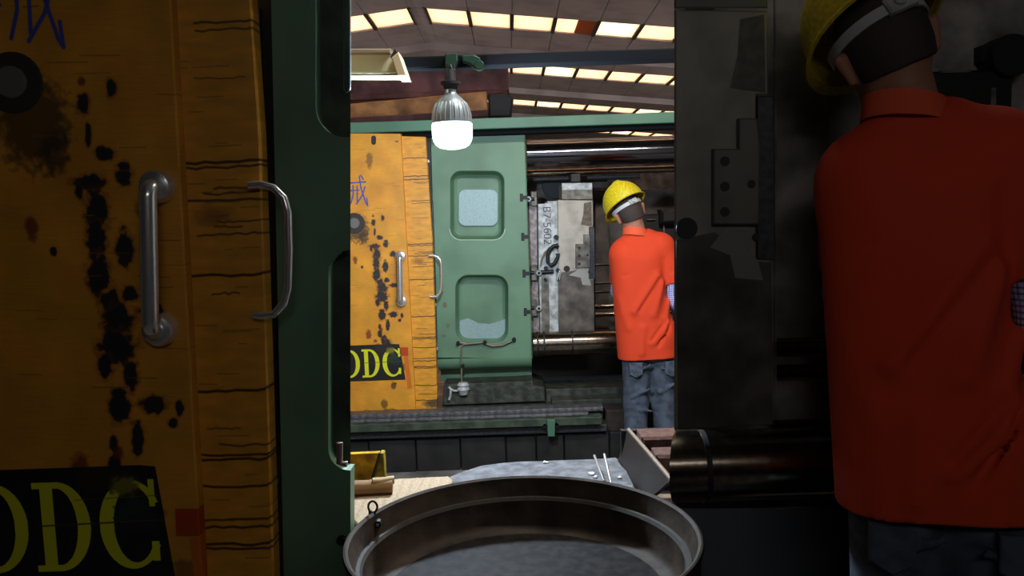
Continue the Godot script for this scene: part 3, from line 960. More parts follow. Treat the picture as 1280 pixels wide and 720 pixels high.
func ring_face(mb: MB, cell: PackedVector2Array, hole: PackedVector2Array, z: float) -> void:
	var c := Vector2.ZERO
	for h in hole: c += h
	c /= hole.size()
	var outp := []
	for h in hole:
		var dir := (h - c).normalized() * 5.0
		var best := c
		var edge := 0
		for i in cell.size():
			var x = Geometry2D.segment_intersects_segment(c, c + dir, cell[i], cell[(i + 1) % cell.size()])
			if x != null:
				best = x
				edge = i
		outp.append([best, edge])
	for i in hole.size():
		var j := (i + 1) % hole.size()
		var a := Vector3(hole[i].x, hole[i].y, z); var b := Vector3(hole[j].x, hole[j].y, z)
		var oa := Vector3(outp[i][0].x, outp[i][0].y, z); var ob := Vector3(outp[j][0].x, outp[j][0].y, z)
		mb.quad(a, oa, ob, b)
		if outp[i][1] != outp[j][1]:
			var corner := cell[outp[j][1]]
			mb.tri(oa, Vector3(corner.x, corner.y, z), ob)

func pocket(mb: MB, hole: PackedVector2Array, z: float, depth: float) -> PackedVector2Array:
	var steps := [[0.0, 0.0], [0.003, 0.001], [0.006, 0.006], [0.02, depth * 0.8], [0.028, depth * 0.93], [0.045, depth]]
	for s in steps.size() - 1:
		var a := inset(hole, steps[s][0]); var b := inset(hole, steps[s + 1][0])
		var za: float = z - steps[s][1]; var zb: float = z - steps[s + 1][1]
		for i in hole.size():
			var j := (i + 1) % hole.size()
			mb.quad(Vector3(b[i].x, b[i].y, zb), Vector3(a[i].x, a[i].y, za), Vector3(a[j].x, a[j].y, za), Vector3(b[j].x, b[j].y, zb))
	var f := inset(hole, 0.045)
	var c := Vector2.ZERO
	for h in f: c += h
	c /= f.size()
	for i in f.size():
		var j := (i + 1) % f.size()
		mb.tri(Vector3(c.x, c.y, z - depth), Vector3(f[i].x, f[i].y, z - depth), Vector3(f[j].x, f[j].y, z - depth))
	return f

func lx(y: float) -> float: return 537.0 + (y - 165.0) * 0.036      # left and right edge of the green platen at a height
func rx(y: float) -> float: return 655.0 + (y - 165.0) * 0.034

func build_platen() -> void:
	var d := 5.45
	var t := thing("machine_platen", P(610, 505, d), "tall green cast machine platen with two rounded recesses, behind the glowing bulb", "machine")
	var mb := MB.new()
	var cuts := [165.0, 200.0, 318.0, 326.0, 437.0, 447.0]
	var pockets := {200.0: [562.0, 213.0, 631.0, 300.0], 326.0: [568.5, 343.0, 636.0, 430.0]}
	for i in cuts.size() - 1:
		var y0: float = cuts[i]; var y1: float = cuts[i + 1]
		var cell := ccw(pl([[lx(y0), y0], [rx(y0), y0], [rx(y1), y1], [lx(y1), y1]], d))
		if pockets.has(y0):
			var b: Array = pockets[y0]
			var hole := ccw(pl(rounded(b[0], b[1], b[2], b[3], 14.0 if y0 < 300 else 17.0), d))
			ring_face(mb, cell, hole, -d)
			pocket(mb, hole, -d, 0.10)
		else:
			mb.quad(Vector3(cell[0].x, cell[0].y, -d), Vector3(cell[1].x, cell[1].y, -d), Vector3(cell[2].x, cell[2].y, -d), Vector3(cell[3].x, cell[3].y, -d))
	# rolled edges, sides, then the curve under the face
	var o := ccw(pl([[lx(165), 165], [rx(165), 165], [rx(447), 447], [lx(447), 447]], d))
	var w := inset(o, -0.008)
	var zb := -d - 0.45
	for i in 4:
		var j := (i + 1) % 4
		mb.quad(Vector3(w[i].x, w[i].y, -d - 0.012), Vector3(w[j].x, w[j].y, -d - 0.012), Vector3(o[j].x, o[j].y, -d), Vector3(o[i].x, o[i].y, -d))
		mb.quad(Vector3(w[i].x, w[i].y, zb), Vector3(w[j].x, w[j].y, zb), Vector3(w[j].x, w[j].y, -d - 0.012), Vector3(w[i].x, w[i].y, -d - 0.012))
	mb.quad(Vector3(w[3].x, w[3].y, zb), Vector3(w[2].x, w[2].y, zb), Vector3(w[1].x, w[1].y, zb), Vector3(w[0].x, w[0].y, zb))
	obj("platen_body", mb, M.green, t)
	mb = MB.new()
	var yt := P(600, 447, d).y - 0.002
	var yb := P(600, 481, d).y
	var xl := P(lx(470), 470, d).x; var xr := P(rx(470), 470, d).x
	var last := Vector3()
	for i in 9:
		var a := deg_to_rad(90.0 * i / 8)
		var y := yt - 0.09 * sin(a)
		var z := -d - 0.08 * (1 - cos(a))
		if i > 0:
			var a1 := deg_to_rad(90.0 * (i - 1) / 8)
			var n0 := Vector3(0, -sin(a1), cos(a1)).normalized(); var n1 := Vector3(0, -sin(a), cos(a))
			var A := Vector3(xl, last.y, last.z); var B := Vector3(xr, last.y, last.z); var C := Vector3(xr, y, z); var D := Vector3(xl, y, z)
			mb.smooth(D, C, B, n1, n1, n0); mb.smooth(D, B, A, n1, n0, n0)
			mb.tri(Vector3(xr, yt, -d - 0.2), B, C); mb.tri(Vector3(xl, yt, -d - 0.2), D, A)
		last = Vector3(0, y, z)
	mb.quad(Vector3(xl, last.y, -d - 0.2), Vector3(xr, last.y, -d - 0.2), Vector3(xr, last.y, last.z), Vector3(xl, last.y, last.z))
	bx(mb, Vector3(xl, yb, -d - 0.4), Vector3(xr, yt, -d - 0.17), 0.0)
	obj("rolled_lower_edge", mb, M.green, t)
	mb = MB.new()
	prism(mb, pl([[555, 480.5], [666, 476.5], [668, 482], [681, 485], [682, 502], [553, 507]], d - 0.04), -d + 0.04, -d - 0.4, 0.006)
	obj("foot", mb, M.greybed, t)
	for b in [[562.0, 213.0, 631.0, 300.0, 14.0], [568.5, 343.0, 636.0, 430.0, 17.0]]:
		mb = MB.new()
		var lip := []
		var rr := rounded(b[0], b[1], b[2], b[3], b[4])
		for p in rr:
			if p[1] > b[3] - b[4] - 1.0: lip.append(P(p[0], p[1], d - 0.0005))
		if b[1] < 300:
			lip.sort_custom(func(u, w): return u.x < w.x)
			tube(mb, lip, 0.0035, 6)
			obj("lip_highlight", mb, mat("b9cdbb", 0.5), t)  # pale strip stands for the highlight along the lower lip
	# scraped plates in the recesses
	mb = MB.new()
	prism(mb, pl(rounded(572.5, 236, 623, 283, 9), d + 0.085), -d - 0.082, -d - 0.105, 0.006)
	obj("scraped_pad", mb, M.scrape, t)
	mb = MB.new()
	prism(mb, pl([[574, 401], [585, 398], [598, 404], [612, 405], [626, 401], [632, 398], [632, 421], [626, 426], [579, 426], [574, 422]], d + 0.09), -d - 0.09, -d - 0.105, 0.004)
	obj("bare_patch", mb, M.scrape, t)
	# thin oil pipes
	mb = MB.new()
	var pa := []
	for p in [[577, 478], [577, 470], [577, 455], [577, 436], [579, 431], [584, 430], [600, 428.5], [605, 427.5], [609, 430.5], [616, 432.5], [628, 431.5], [638, 427], [642, 424.5]]: pa.append(P(p[0], p[1], d - 0.02))
	tube(mb, pa, 0.0065, 8)
	var pb := []
	for p in [[572, 429], [577, 428.5], [585, 430]]: pb.append(P(p[0], p[1], d - 0.01))
	tube(mb, pb, 0.009, 8)
	obj("oil_pipe", mb, M.copper, t)
	for p in [[572.5, 429.5], [642.5, 425], [578, 458], [606, 428]]:
		mb = MB.new()
		disc(mb, P(p[0], p[1], d - 0.03), 0.014, -d - 0.0, 12)
		obj("pipe_clip", mb, M.bolt, t)
	mb = MB.new()
	var pf := P(579, 483, d - 0.06)
	lathe(mb, [Vector2(0.0, 0.03), Vector2(0.03, 0.028), Vector2(0.042, 0.01), Vector2(0.036, 0.0), Vector2(0.045, -0.02), Vector2(0.036, -0.03), Vector2(0.03, -0.055), Vector2(0, -0.056)], pf, 18)
	tube(mb, [pf + Vector3(-0.01, -0.025, 0), pf + Vector3(-0.06, -0.03, 0), pf + Vector3(-0.085, -0.02, 0), pf + Vector3(-0.1, 0.0, 0)], 0.009, 8)
	tube(mb, [pf + Vector3(-0.085, -0.02, 0), pf + Vector3(-0.09, -0.06, 0.0), pf + Vector3(-0.1, -0.09, 0)], 0.009, 8)
	obj("pipe_union", mb, M.steel_pale, t)
	# rust spots by the left edge
	rng.seed = 61
	for c in [[556, 381, 3.4, 5.0], [560, 407, 2.4, 3.4], [555, 420, 2.8, 3.2], [553, 366, 1.8, 2.6], [655, 300, 1.6, 2.4]]:
		mb = MB.new()
		var ps := []
		for i in 9: ps.append([c[0] + cos(TAU * i / 9) * c[2] * rng.randf_range(0.6, 1.0), c[1] + sin(TAU * i / 9) * c[3] * rng.randf_range(0.6, 1.0)])
		prism(mb, pl(ps, d - 0.001), -d + 0.001, -d, 0.0)
		obj("rust_spot", mb, mat("6e6458", 0.8), t)
	# T slots let into the right edge
	for y in [247.0, 296.0, 342.0, 390.0]:
		mb = MB.new()
		var x := rx(y)
		prism(mb, pl([[x - 8, y - 5], [x - 4, y - 5], [x - 4, y - 2.5], [x + 1, y - 2.5], [x + 1, y + 2.5], [x - 4, y + 2.5], [x - 4, y + 5], [x - 8, y + 5]], d - 0.003), -d + 0.003, -d - 0.0, 0.0)
		obj("t_slot", mb, M.black, t)

func build_column_near() -> void:
	# added enlarged copy of the platen edge: a narrower column with the recesses open to its side
	var d := 1.90
	var t := thing("platen_copy", P(400, 900, d), "added enlarged copy of the green platen edge beside the dim yellow door copy", "machine")
	var k := 1
	var edge := 576.3
	var mb := MB.new()
	for p in [[[543.5, 180], [562.5, 180], [562.5, 520], [551, 520]], [[562.5, 300.5], [edge, 300.5], [edge, 345], [562.5, 345]], [[562.5, 345], [567.5, 345], [567.5, 432], [562.5, 432]], [[562.5, 432], [edge, 432], [edge, 520], [562.5, 520]]]:
		prism(mb, pl(p, d, k), -d, -d - 0.05, 0.0)
	for c in [[562.5, 300.5, 12.0, 1.0, -1.0], [567.5, 345.0, 8.7, 1.0, 1.0], [567.5, 432.0, 8.7, 1.0, -1.0]]:
		for i in 8:
			var a0 := PI / 2 * i / 8; var a1 := PI / 2 * (i + 1) / 8
			var q0 := [c[0] + c[2] * (1 - cos(a0)), c[1] + c[4] * c[2] * (1 - sin(a0))]
			var q1 := [c[0] + c[2] * (1 - cos(a1)), c[1] + c[4] * c[2] * (1 - sin(a1))]
			prism(mb, pl([[c[0], c[1]], q0, q1], d, k), -d, -d - 0.05, 0.0)
	var xe := Q(edge, 330, d, k).x
	for i in mb.v.size():
		if mb.v[i].z < -d - 0.01 and mb.v[i].x > xe - 0.03: mb.v[i].x -= 0.03
	obj("column_face", mb, M.green, t)
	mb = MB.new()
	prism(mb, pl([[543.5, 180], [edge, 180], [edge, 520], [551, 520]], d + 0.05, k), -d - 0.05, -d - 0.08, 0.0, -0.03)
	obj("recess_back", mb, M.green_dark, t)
	mb = MB.new()
	prism(mb, pl(rounded(573.5, 200, edge, 283, 2), d + 0.045, k), -d - 0.044, -d - 0.05, 0.002)
	obj("scraped_pad", mb, M.scrape, t)
	mb = MB.new()
	var pa := []
	for p in [[572, 421], [572, 429], [575, 429.5]]: pa.append(Q(p[0], p[1], d - 0.015, k))
	tube(mb, pa, 0.008, 8)
	obj("oil_pipe", mb, M.copper, t)
	mb = MB.new()
	disc(mb, Q(572.5, 460, d - 0.01, k), 0.012, -d, 12)
	obj("pipe_clip", mb, M.bolt, t)

func gap_plate(d: float, th: float, k: int, label: String) -> void:
	var t := thing("gap_backing", Q(545, 512, d, k), label, "plate")  # black backing sheet drawn as the dark gap
	var mb := MB.new()
	prism(mb, pl([[530, 168], [538, 168], [547, 506], [540, 506]] if k == 0 else [[522, 168], [558, 168], [566, 512], [528, 512]], d, k), -d, -d - th, 0.001)
	obj("plate", mb, M.black, t)
	mb = MB.new()
	tube(mb, [Q(540, 250, d - 0.012, k), Q(543, 335, d - 0.012, k), Q(545.5, 425, d - 0.012, k)], 0.008, 8)
	obj("guide_rod", mb, M.dark_steel, t)
	for p in [[543.5, 381], [546, 436], [534.5, 201.5]]:
		mb = MB.new()
		disc(mb, Q(p[0], p[1], d - 0.03, k), 0.013, -d, 10)
		obj("rod_nut", mb, M.chrome, t)

func mould_face(t: Node, d: float, k: int) -> void:
	# the right-hand block of the mould with its corner insert; the near copy gets darker colours to carry its dimness
	var mb: MB
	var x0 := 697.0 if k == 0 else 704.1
	var spl := 0.0 if k == 0 else -0.07
	mb = MB.new()
	prism(mb, pl([[x0, 250], [741, 250.5], [741.3, 284], [736.5, 284], [736.5, 349], [742, 349], [743, 414], [x0 + (1.5 if k == 0 else 0.0), 416]], d, k), -d, -d - (0.45 if k == 0 else 0.25), 0.004, spl)
	obj("mould_half", mb, M.steel if k == 0 else M.steel_dimmed, t)
	mb = MB.new()
	prism(mb, pl([[x0 + 0.6, 341], [720, 338], [736, 349.5], [742.2, 350], [743, 413.6], [x0 + 1.5, 415.5]], d - 0.003, k), -d + 0.003, -d, 0.0)
	obj("lower_plate", mb, M.steel_brown if k == 0 else M.steel_brown_dimmed, t)  # lower half of the block face in darker brown
	mb = MB.new()
	prism(mb, pl([[736.7, 284.3], [743.2, 284.3], [744, 349], [736.7, 348.7]], d + 0.006, k), -d - 0.006, -d - 0.045, 0.002)
	obj("side_slide", mb, M.dark_steel, t)
	mb = MB.new()
	prism(mb, pl([[729.5, 293], [737, 293], [738, 305], [737.5, 335], [719.5, 335], [719.5, 305], [729.5, 305]], d - 0.018, k), -d + 0.018, -d, 0.003)
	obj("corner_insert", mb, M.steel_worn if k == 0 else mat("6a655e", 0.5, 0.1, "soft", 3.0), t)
	mb = MB.new()
	prism(mb, pl([[730, 254], [739.5, 252], [740, 283], [726, 281], [729, 268]], d - 0.001, k), -d + 0.0012, -d, 0.0)
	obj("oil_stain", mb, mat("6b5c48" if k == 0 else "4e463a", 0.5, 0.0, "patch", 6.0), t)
	mb = MB.new()
	prism(mb, pl([[724, 336.5], [733, 337], [732, 344], [737, 349], [739, 357], [728, 356], [726, 347], [x0 + 14, 344]], d - 0.004, k), -d + 0.0045, -d, 0.0)
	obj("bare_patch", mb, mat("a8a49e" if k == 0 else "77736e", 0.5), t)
	for p in [[724, 310, 1.9], [724, 320, 1.9], [724, 330, 1.9], [734.5, 319, 1.6]]:
		mb = MB.new()
		disc(mb, Q(p[0], p[1], d - 0.019, k), p[2] * 0.0055, -d + 0.016, 14, 0.0)
		obj("bolt_hole", mb, M.black, t)
	for p in [[735.8, 298, 1.3], [736, 312, 1.3], [736.3, 340, 1.4], [708.5, 336, 4.0]]:
		if k == 2 and p[0] < 709:
			p = [709.0, 336.5, 4.2]
		mb = MB.new()
		disc(mb, Q(p[0], p[1], d - 0.005, k), p[2] * 0.0055, -d - 0.01, 18, 0.0)
		obj("bolt_hole", mb, M.black, t)
	mb = MB.new()
	prism(mb, pl([[x0 if k == 2 else 702.0, 229], [740, 228.5], [741, 249.5], [x0 if k == 2 else 702.0, 249.5]], d + 0.02, k), -d - 0.02, -d - (0.3 if k == 0 else 0.23), 0.003, spl)
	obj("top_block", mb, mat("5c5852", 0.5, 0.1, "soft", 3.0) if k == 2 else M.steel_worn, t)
	if k == 0:
		mb = MB.new()
		prism(mb, pl([[702.5, 229], [740, 228.5], [740.3, 237], [702.5, 237.5]], d + 0.016), -d - 0.016, -d - 0.02, 0.0)
		obj("bright_band", mb, M.steel_pale, t)

func build_mould() -> void:
	var d := 5.55
	var t := thing("casting_mould", P(710, 414, d), "pale steel casting mould marked B7-5602 between the green platen and worker in the light", "mould")
	mould_face(t, d, 0)
	var mb := MB.new()
	prism(mb, pl([[672.5, 255], [684, 254], [684, 251.5], [697, 251], [698.5, 342], [698.8, 416], [675.5, 416], [673, 330]], d + 0.015), -d - 0.015, -d - 0.4, 0.004)
	obj("mould_half", mb, M.steel_pale, t)
	mb = MB.new()
	prism(mb, pl([[677, 346], [686, 346], [687, 415], [677, 415]], d + 0.008), -d - 0.008, -d - 0.015, 0.002)
	obj("wear_strip", mb, M.steel_worn, t)
	# stamped number, reading downwards
	var tm := TextMesh.new()
	var sf := SystemFont.new()
	sf.font_names = PackedStringArray(["Droid Sans"])
	tm.font = sf
	tm.text = "B7-5602"
	tm.font_size = 64
	tm.pixel_size = 0.00132
	tm.depth = 0.002
	var mi := MeshInstance3D.new()
	mi.name = "stamped_number"
	mi.mesh = tm
	mi.material_override = M.dark_steel
	t.add_child(mi, true)
	mi.position = P(684, 282, d + 0.013) - t.position
	mi.rotation = Vector3(0, 0, deg_to_rad(-90))
	mi.scale = Vector3(0.86, 0.86, 1)
	# hoses and couplings
	mb = MB.new()
	var h := []
	for p in [[697.5, 306.5], [692, 307.5], [687, 312], [684.5, 320], [685, 328], [688.5, 331.5], [693, 329], [697, 322], [698, 318], [695, 319]]: h.append(P(p[0], p[1], d - 0.025))
	tube(mb, h, 0.013, 10)
	obj("hose", mb, M.rubber, t)
	mb = MB.new()
	var g := []
	for p in [[676, 333], [677, 325], [681, 316], [687, 310], [693, 306]]: g.append(P(p[0], p[1], d - 0.008))
	tube(mb, g, 0.006, 8)
	obj("hose", mb, M.steel_worn, t)
	for p in [[695.5, 296.5, 3.0], [696, 308, 3.0], [682.5, 335.5, 2.6], [697.5, 338, 2.6], [682, 349.5, 2.0]]:
		mb = MB.new()
		disc(mb, P(p[0], p[1], d - 0.02), p[2] * 0.0055, -d - 0.015, 14)
		obj("coupling", mb, M.bolt, t)
	mb = MB.new()
	tube(mb, [P(674, 340.5, d - 0.01), P(692, 339.5, d - 0.01)], 0.014, 10)
	obj("connector", mb, M.bolt, t)
	mb = MB.new()
	tube(mb, [P(700, 338, d - 0.03), P(698, 344, d - 0.03), P(696, 350, d - 0.03)], 0.008, 8)
	tube(mb, [P(701.5, 339, d - 0.03), P(700, 345, d - 0.03), P(699, 350, d - 0.03)], 0.004, 8)
	obj("clip", mb, M.chrome, t)

func build_clamp(y: float, d: float, label: String, hex_nut: bool) -> void:
	var t := thing("mould_clamp", P(665, y, d), label, "clamp", "")
	var mb := MB.new()
	bx(mb, P(664, y + 9, d + 0.06), P(671, y - 10, d - 0.005), 0.004)
	obj("clamp_block", mb, M.steel_worn, t)
	mb = MB.new()
	bx(mb, P(661, y + 8, d + 0.05), P(665.5, y - 4, d + 0.0), 0.003)
	tube(mb, [P(655, y, d - 0.004), P(668, y, d - 0.004)], 0.013, 10)
	obj("clamp_bolt", mb, M.bolt, t)
	mb = MB.new()
	var p := P(660.5 if hex_nut else 673.5, y, d)
	disc(mb, p + Vector3(0, 0, 0.03), 0.021, p.z - 0.01, 6, 0.004)
	obj("nut", mb, M.steel_pale, t)
	mb = MB.new()
	disc(mb, p + Vector3(0, 0, 0.034), 0.010, p.z + 0.02, 12, 0.001)
	obj("stud_end", mb, M.bolt, t)

func tie_bar(pa: Array, pb: Array, d: float, k: int, r: float, m: Material, label: String, group := "", rings := []) -> void:
	var a := Q(pa[0], pa[1], d, k); var b := Q(pb[0], pb[1], d, k)
	b.y = a.y
	var t := thing("tie_bar", Vector3((a.x + b.x) / 2, a.y - r, -d), label, "bar", group)
	var mb := MB.new()
	bar_x(mb, a, b, r)
	if k == 2:      # the end is mitred
		for i in mb.v.size():
			if mb.v[i].x < a.x + (b.x - a.x) * 0.01: mb.v[i].x += (-mb.v[i].z - d) * 0.35
	obj("bar", mb, m, t)
	for x in rings:
		mb = MB.new()
		var p := Q(x, pa[1], d, k)
		tube(mb, [Vector3(p.x - 0.006, a.y, -d), Vector3(p.x + 0.006, a.y, -d)], r + 0.002, 32)
		obj("oil_ring", mb, M.dark, t)

# ---------------------------------------------------------------- the shop
const RIDGE_X := -2.03
const ROOF_Y := 6.6
func roof_y(x: float) -> float: return ROOF_Y - 0.107 * absf(x - RIDGE_X)

func roof_piece(mb: MB, x0: float, x1: float, z0: float, z1: float, t := 0.06, drop := 0.0) -> void:
	var a := Vector3(x0, roof_y(x0) - drop, z0); var b := Vector3(x1, roof_y(x1) - drop, z0)
	var c := Vector3(x1, roof_y(x1) - drop, z1); var d := Vector3(x0, roof_y(x0) - drop, z1)
	var u := Vector3(0, t, 0)
	mb.quad(a, d, c, b); mb.quad(a + u, b + u, c + u, d + u)
	mb.quad(a, b, b + u, a + u); mb.quad(c, d, d + u, c + u); mb.quad(b, c, c + u, b + u); mb.quad(d, a, a + u, d + u)

# a translucent sheet whose waves run down the slope
func corrugated(mb: MB, x0: float, x1: float, z0: float, z1: float, drop: float) -> void:
	var n := 16
	for i in n:
		var za := lerpf(z0, z1, float(i) / n); var zb := lerpf(z0, z1, float(i + 1) / n)
		var ha := 0.028 * (i % 2); var hb := 0.028 * ((i + 1) % 2)
		var a := Vector3(x0, roof_y(x0) - drop + ha, za); var b := Vector3(x1, roof_y(x1) - drop + ha, za)
		var c := Vector3(x1, roof_y(x1) - drop + hb, zb); var d := Vector3(x0, roof_y(x0) - drop + hb, zb)
		var u := Vector3(0, 0.004, 0)
		mb.quad(a, d, c, b); mb.quad(a + u, b + u, c + u, d + u)

func build_roof() -> void:
	var t := Node3D.new()
	t.name = "ceiling"
	t.set_meta("kind", "structure")
	add_child(t, true)
	var cols := []          # panel edges along x
	for i in range(-13, 0): cols.append([RIDGE_X - 0.16 + (i) * 1.02, RIDGE_X - 0.16 + (i + 1) * 1.02])
	cols.append([RIDGE_X - 0.16, RIDGE_X]); cols.append([RIDGE_X, RIDGE_X + 0.2])
	for i in range(0, 17): cols.append([RIDGE_X + 0.2 + i * 1.02, RIDGE_X + 0.2 + (i + 1) * 1.02])
	var lights := [[-7.2, -8.7], [-13.2, -14.7], [-19.15, -20.6], [-25.1, -26.7], [-32.5, -34.0], [-40.3, -41.9]]
	var z := 3.0
	rng.seed = 42
	for L in lights + [[-48.0, -48.0]]:
		for c in cols:
			var seen: bool = c[0] > -5 and c[0] < 9 and z < -14
			var mb := MB.new()
			var g := 0.008 if c[1] - c[0] > 0.5 else 0.0
			roof_piece(mb, c[0] + g, c[1] - g, z, L[0], 0.06, 0.01 + rng.randf() * 0.008)
			obj("roof_sheet", mb, M.roof, t)
		z = L[1]
		if L[0] == L[1]: break
		var kk := 0
		for c in cols:
			if c[1] - c[0] < 0.5:
				var rb := MB.new()
				roof_piece(rb, c[0], c[1], L[0], L[1], 0.06, 0.02)
				obj("roof_sheet", rb, M.roof, t)
				continue
			var mm: Material = M.sheet
			var row: int = lights.find(L)
			if row == 2 and absf(c[0] - 2.27) < 0.5: mm = M.sheet_white
			if row >= 3: mm = M.sheet_white if kk % 4 == 0 else M.sheet
			kk += 1
			var x0: float = c[0] + 0.04
			var x1: float = c[1] - 0.04
			var mb := MB.new()
			if row == 2 and absf(c[0] - 1.25) < 0.5:      # one sheet half rusted over
				corrugated(mb, x0, x0 + 0.5, L[0], L[1], -0.02)
				obj("skylight_pane", mb, M.sheet, t)
				mb = MB.new()
				corrugated(mb, x0 + 0.5, x1, L[0], L[1], -0.02)
				obj("skylight_pane", mb, M.sheet_rust, t).set_meta("label", "rust-stained roof pane")
			else:
				corrugated(mb, x0, x1, L[0], L[1], -0.02)
				obj("skylight_pane", mb, mm, t)
			mb = MB.new()
			roof_piece(mb, c[1] - 0.045, minf(c[1] + 0.045, RIDGE_X if c[1] < RIDGE_X else 99.0), L[0] + 0.08, L[1] - 0.08, 0.13, 0.02)
			if absf(c[0] - RIDGE_X - 0.2) < 0.01: roof_piece(mb, c[0] - 0.045, c[0] + 0.045, L[0] + 0.08, L[1] - 0.08, 0.13, 0.02)
			obj("glazing_bar", mb, M.roof_rib, t)
	var top := MB.new()     # a second skin above the sheets keeps the sky out of the joints
	z = 3.0
	for L in lights + [[-48.0, -48.0]]:
		roof_piece(top, -15.4, RIDGE_X, z, L[0], 0.05, -0.06)
		roof_piece(top, RIDGE_X, 15.6, z, L[0], 0.05, -0.06)
		z = L[1]
	obj("roof_deck", top, M.roof, t)
	for zz in [-22.8, -29.5, -36.5]:
		var mb := MB.new()
		roof_piece(mb, -15, RIDGE_X, zz, zz - 0.15, 0.2, 0.22)
		roof_piece(mb, RIDGE_X, 15, zz, zz - 0.15, 0.2, 0.22)
		obj("purlin", mb, M.roof, t)

func build_shell() -> void:
	var mb := MB.new()
	bx(mb, Vector3(-15.5, -0.2, -48.3), Vector3(15.7, 0, 3.3), 0.0)
	struct("floor", mb, M.floor)
	mb = MB.new(); bx(mb, Vector3(-15.5, 0, -48.3), Vector3(15.7, 7.0, -48.0), 0.0); struct("wall_far", mb, M.wall)
	mb = MB.new(); bx(mb, Vector3(-15.5, 0, 3.0), Vector3(15.7, 7.0, 3.3), 0.0); struct("wall_near", mb, M.wall_dark)
	mb = MB.new(); bx(mb, Vector3(-15.5, 0, -48.0), Vector3(-15.2, 7.0, 3.0), 0.0); struct("wall_left", mb, M.wall)
	mb = MB.new(); bx(mb, Vector3(15.4, 0, -48.0), Vector3(15.7, 7.0, 3.0), 0.0); struct("wall_right", mb, M.wall)
	build_roof()
	# a low loft added out of view to shade the near aisle, walled in at both sides
	mb = MB.new(); bx(mb, Vector3(-3.6, 2.75, -2.0), Vector3(3.6, 2.9, 3.0), 0.0); struct("ceiling", mb, M.wall_dark)
	mb = MB.new(); bx(mb, Vector3(-3.6, 0, -2.05), Vector3(-3.45, 2.75, 3.0), 0.0); struct("wall_aisle", mb, M.wall_dark)
	mb = MB.new(); bx(mb, Vector3(3.45, 0, -2.05), Vector3(3.6, 2.75, 3.0), 0.0); struct("wall_aisle", mb, M.wall_dark)

func build_added_lamp(at: Vector3, towards: Vector3, size: Vector2, energy: float, label: String) -> void:  # an unseen lamp added for brightness: glowing panel plus area light
	var t := thing("added_lamp", at, label, "lamp", "")
	var l := AreaLight3D.new()
	l.name = "added_light"
	var mb := MB.new()
	var f := (towards - at).normalized()
	var b := Basis.looking_at(f, Vector3(0, 0, -1) if absf(f.y) > 0.9 else Vector3.UP)
	mb.xf = Transform3D(b, at)
	bx(mb, Vector3(-size.x / 2, -size.y / 2, 0.0), Vector3(size.x / 2, size.y / 2, 0.05), 0.006)
	obj("housing", mb, M.steel_pale, t)
	mb = MB.new()
	mb.xf = Transform3D(b, at)
	bx(mb, Vector3(-size.x / 2 + 0.02, -size.y / 2 + 0.02, -0.012), Vector3(size.x / 2 - 0.02, size.y / 2 - 0.02, -0.001), 0.002)
	obj("diffuser", mb, M.added_lamp_glow, t)
	l.area_size = size - Vector2(0.04, 0.04)
	l.light_energy = energy
	l.light_color = Color(1.0, 0.97, 0.93)
	l.area_range = 30.0
	l.shadow_enabled = true
	t.add_child(l)
	l.transform = Transform3D(b, f * 0.02)

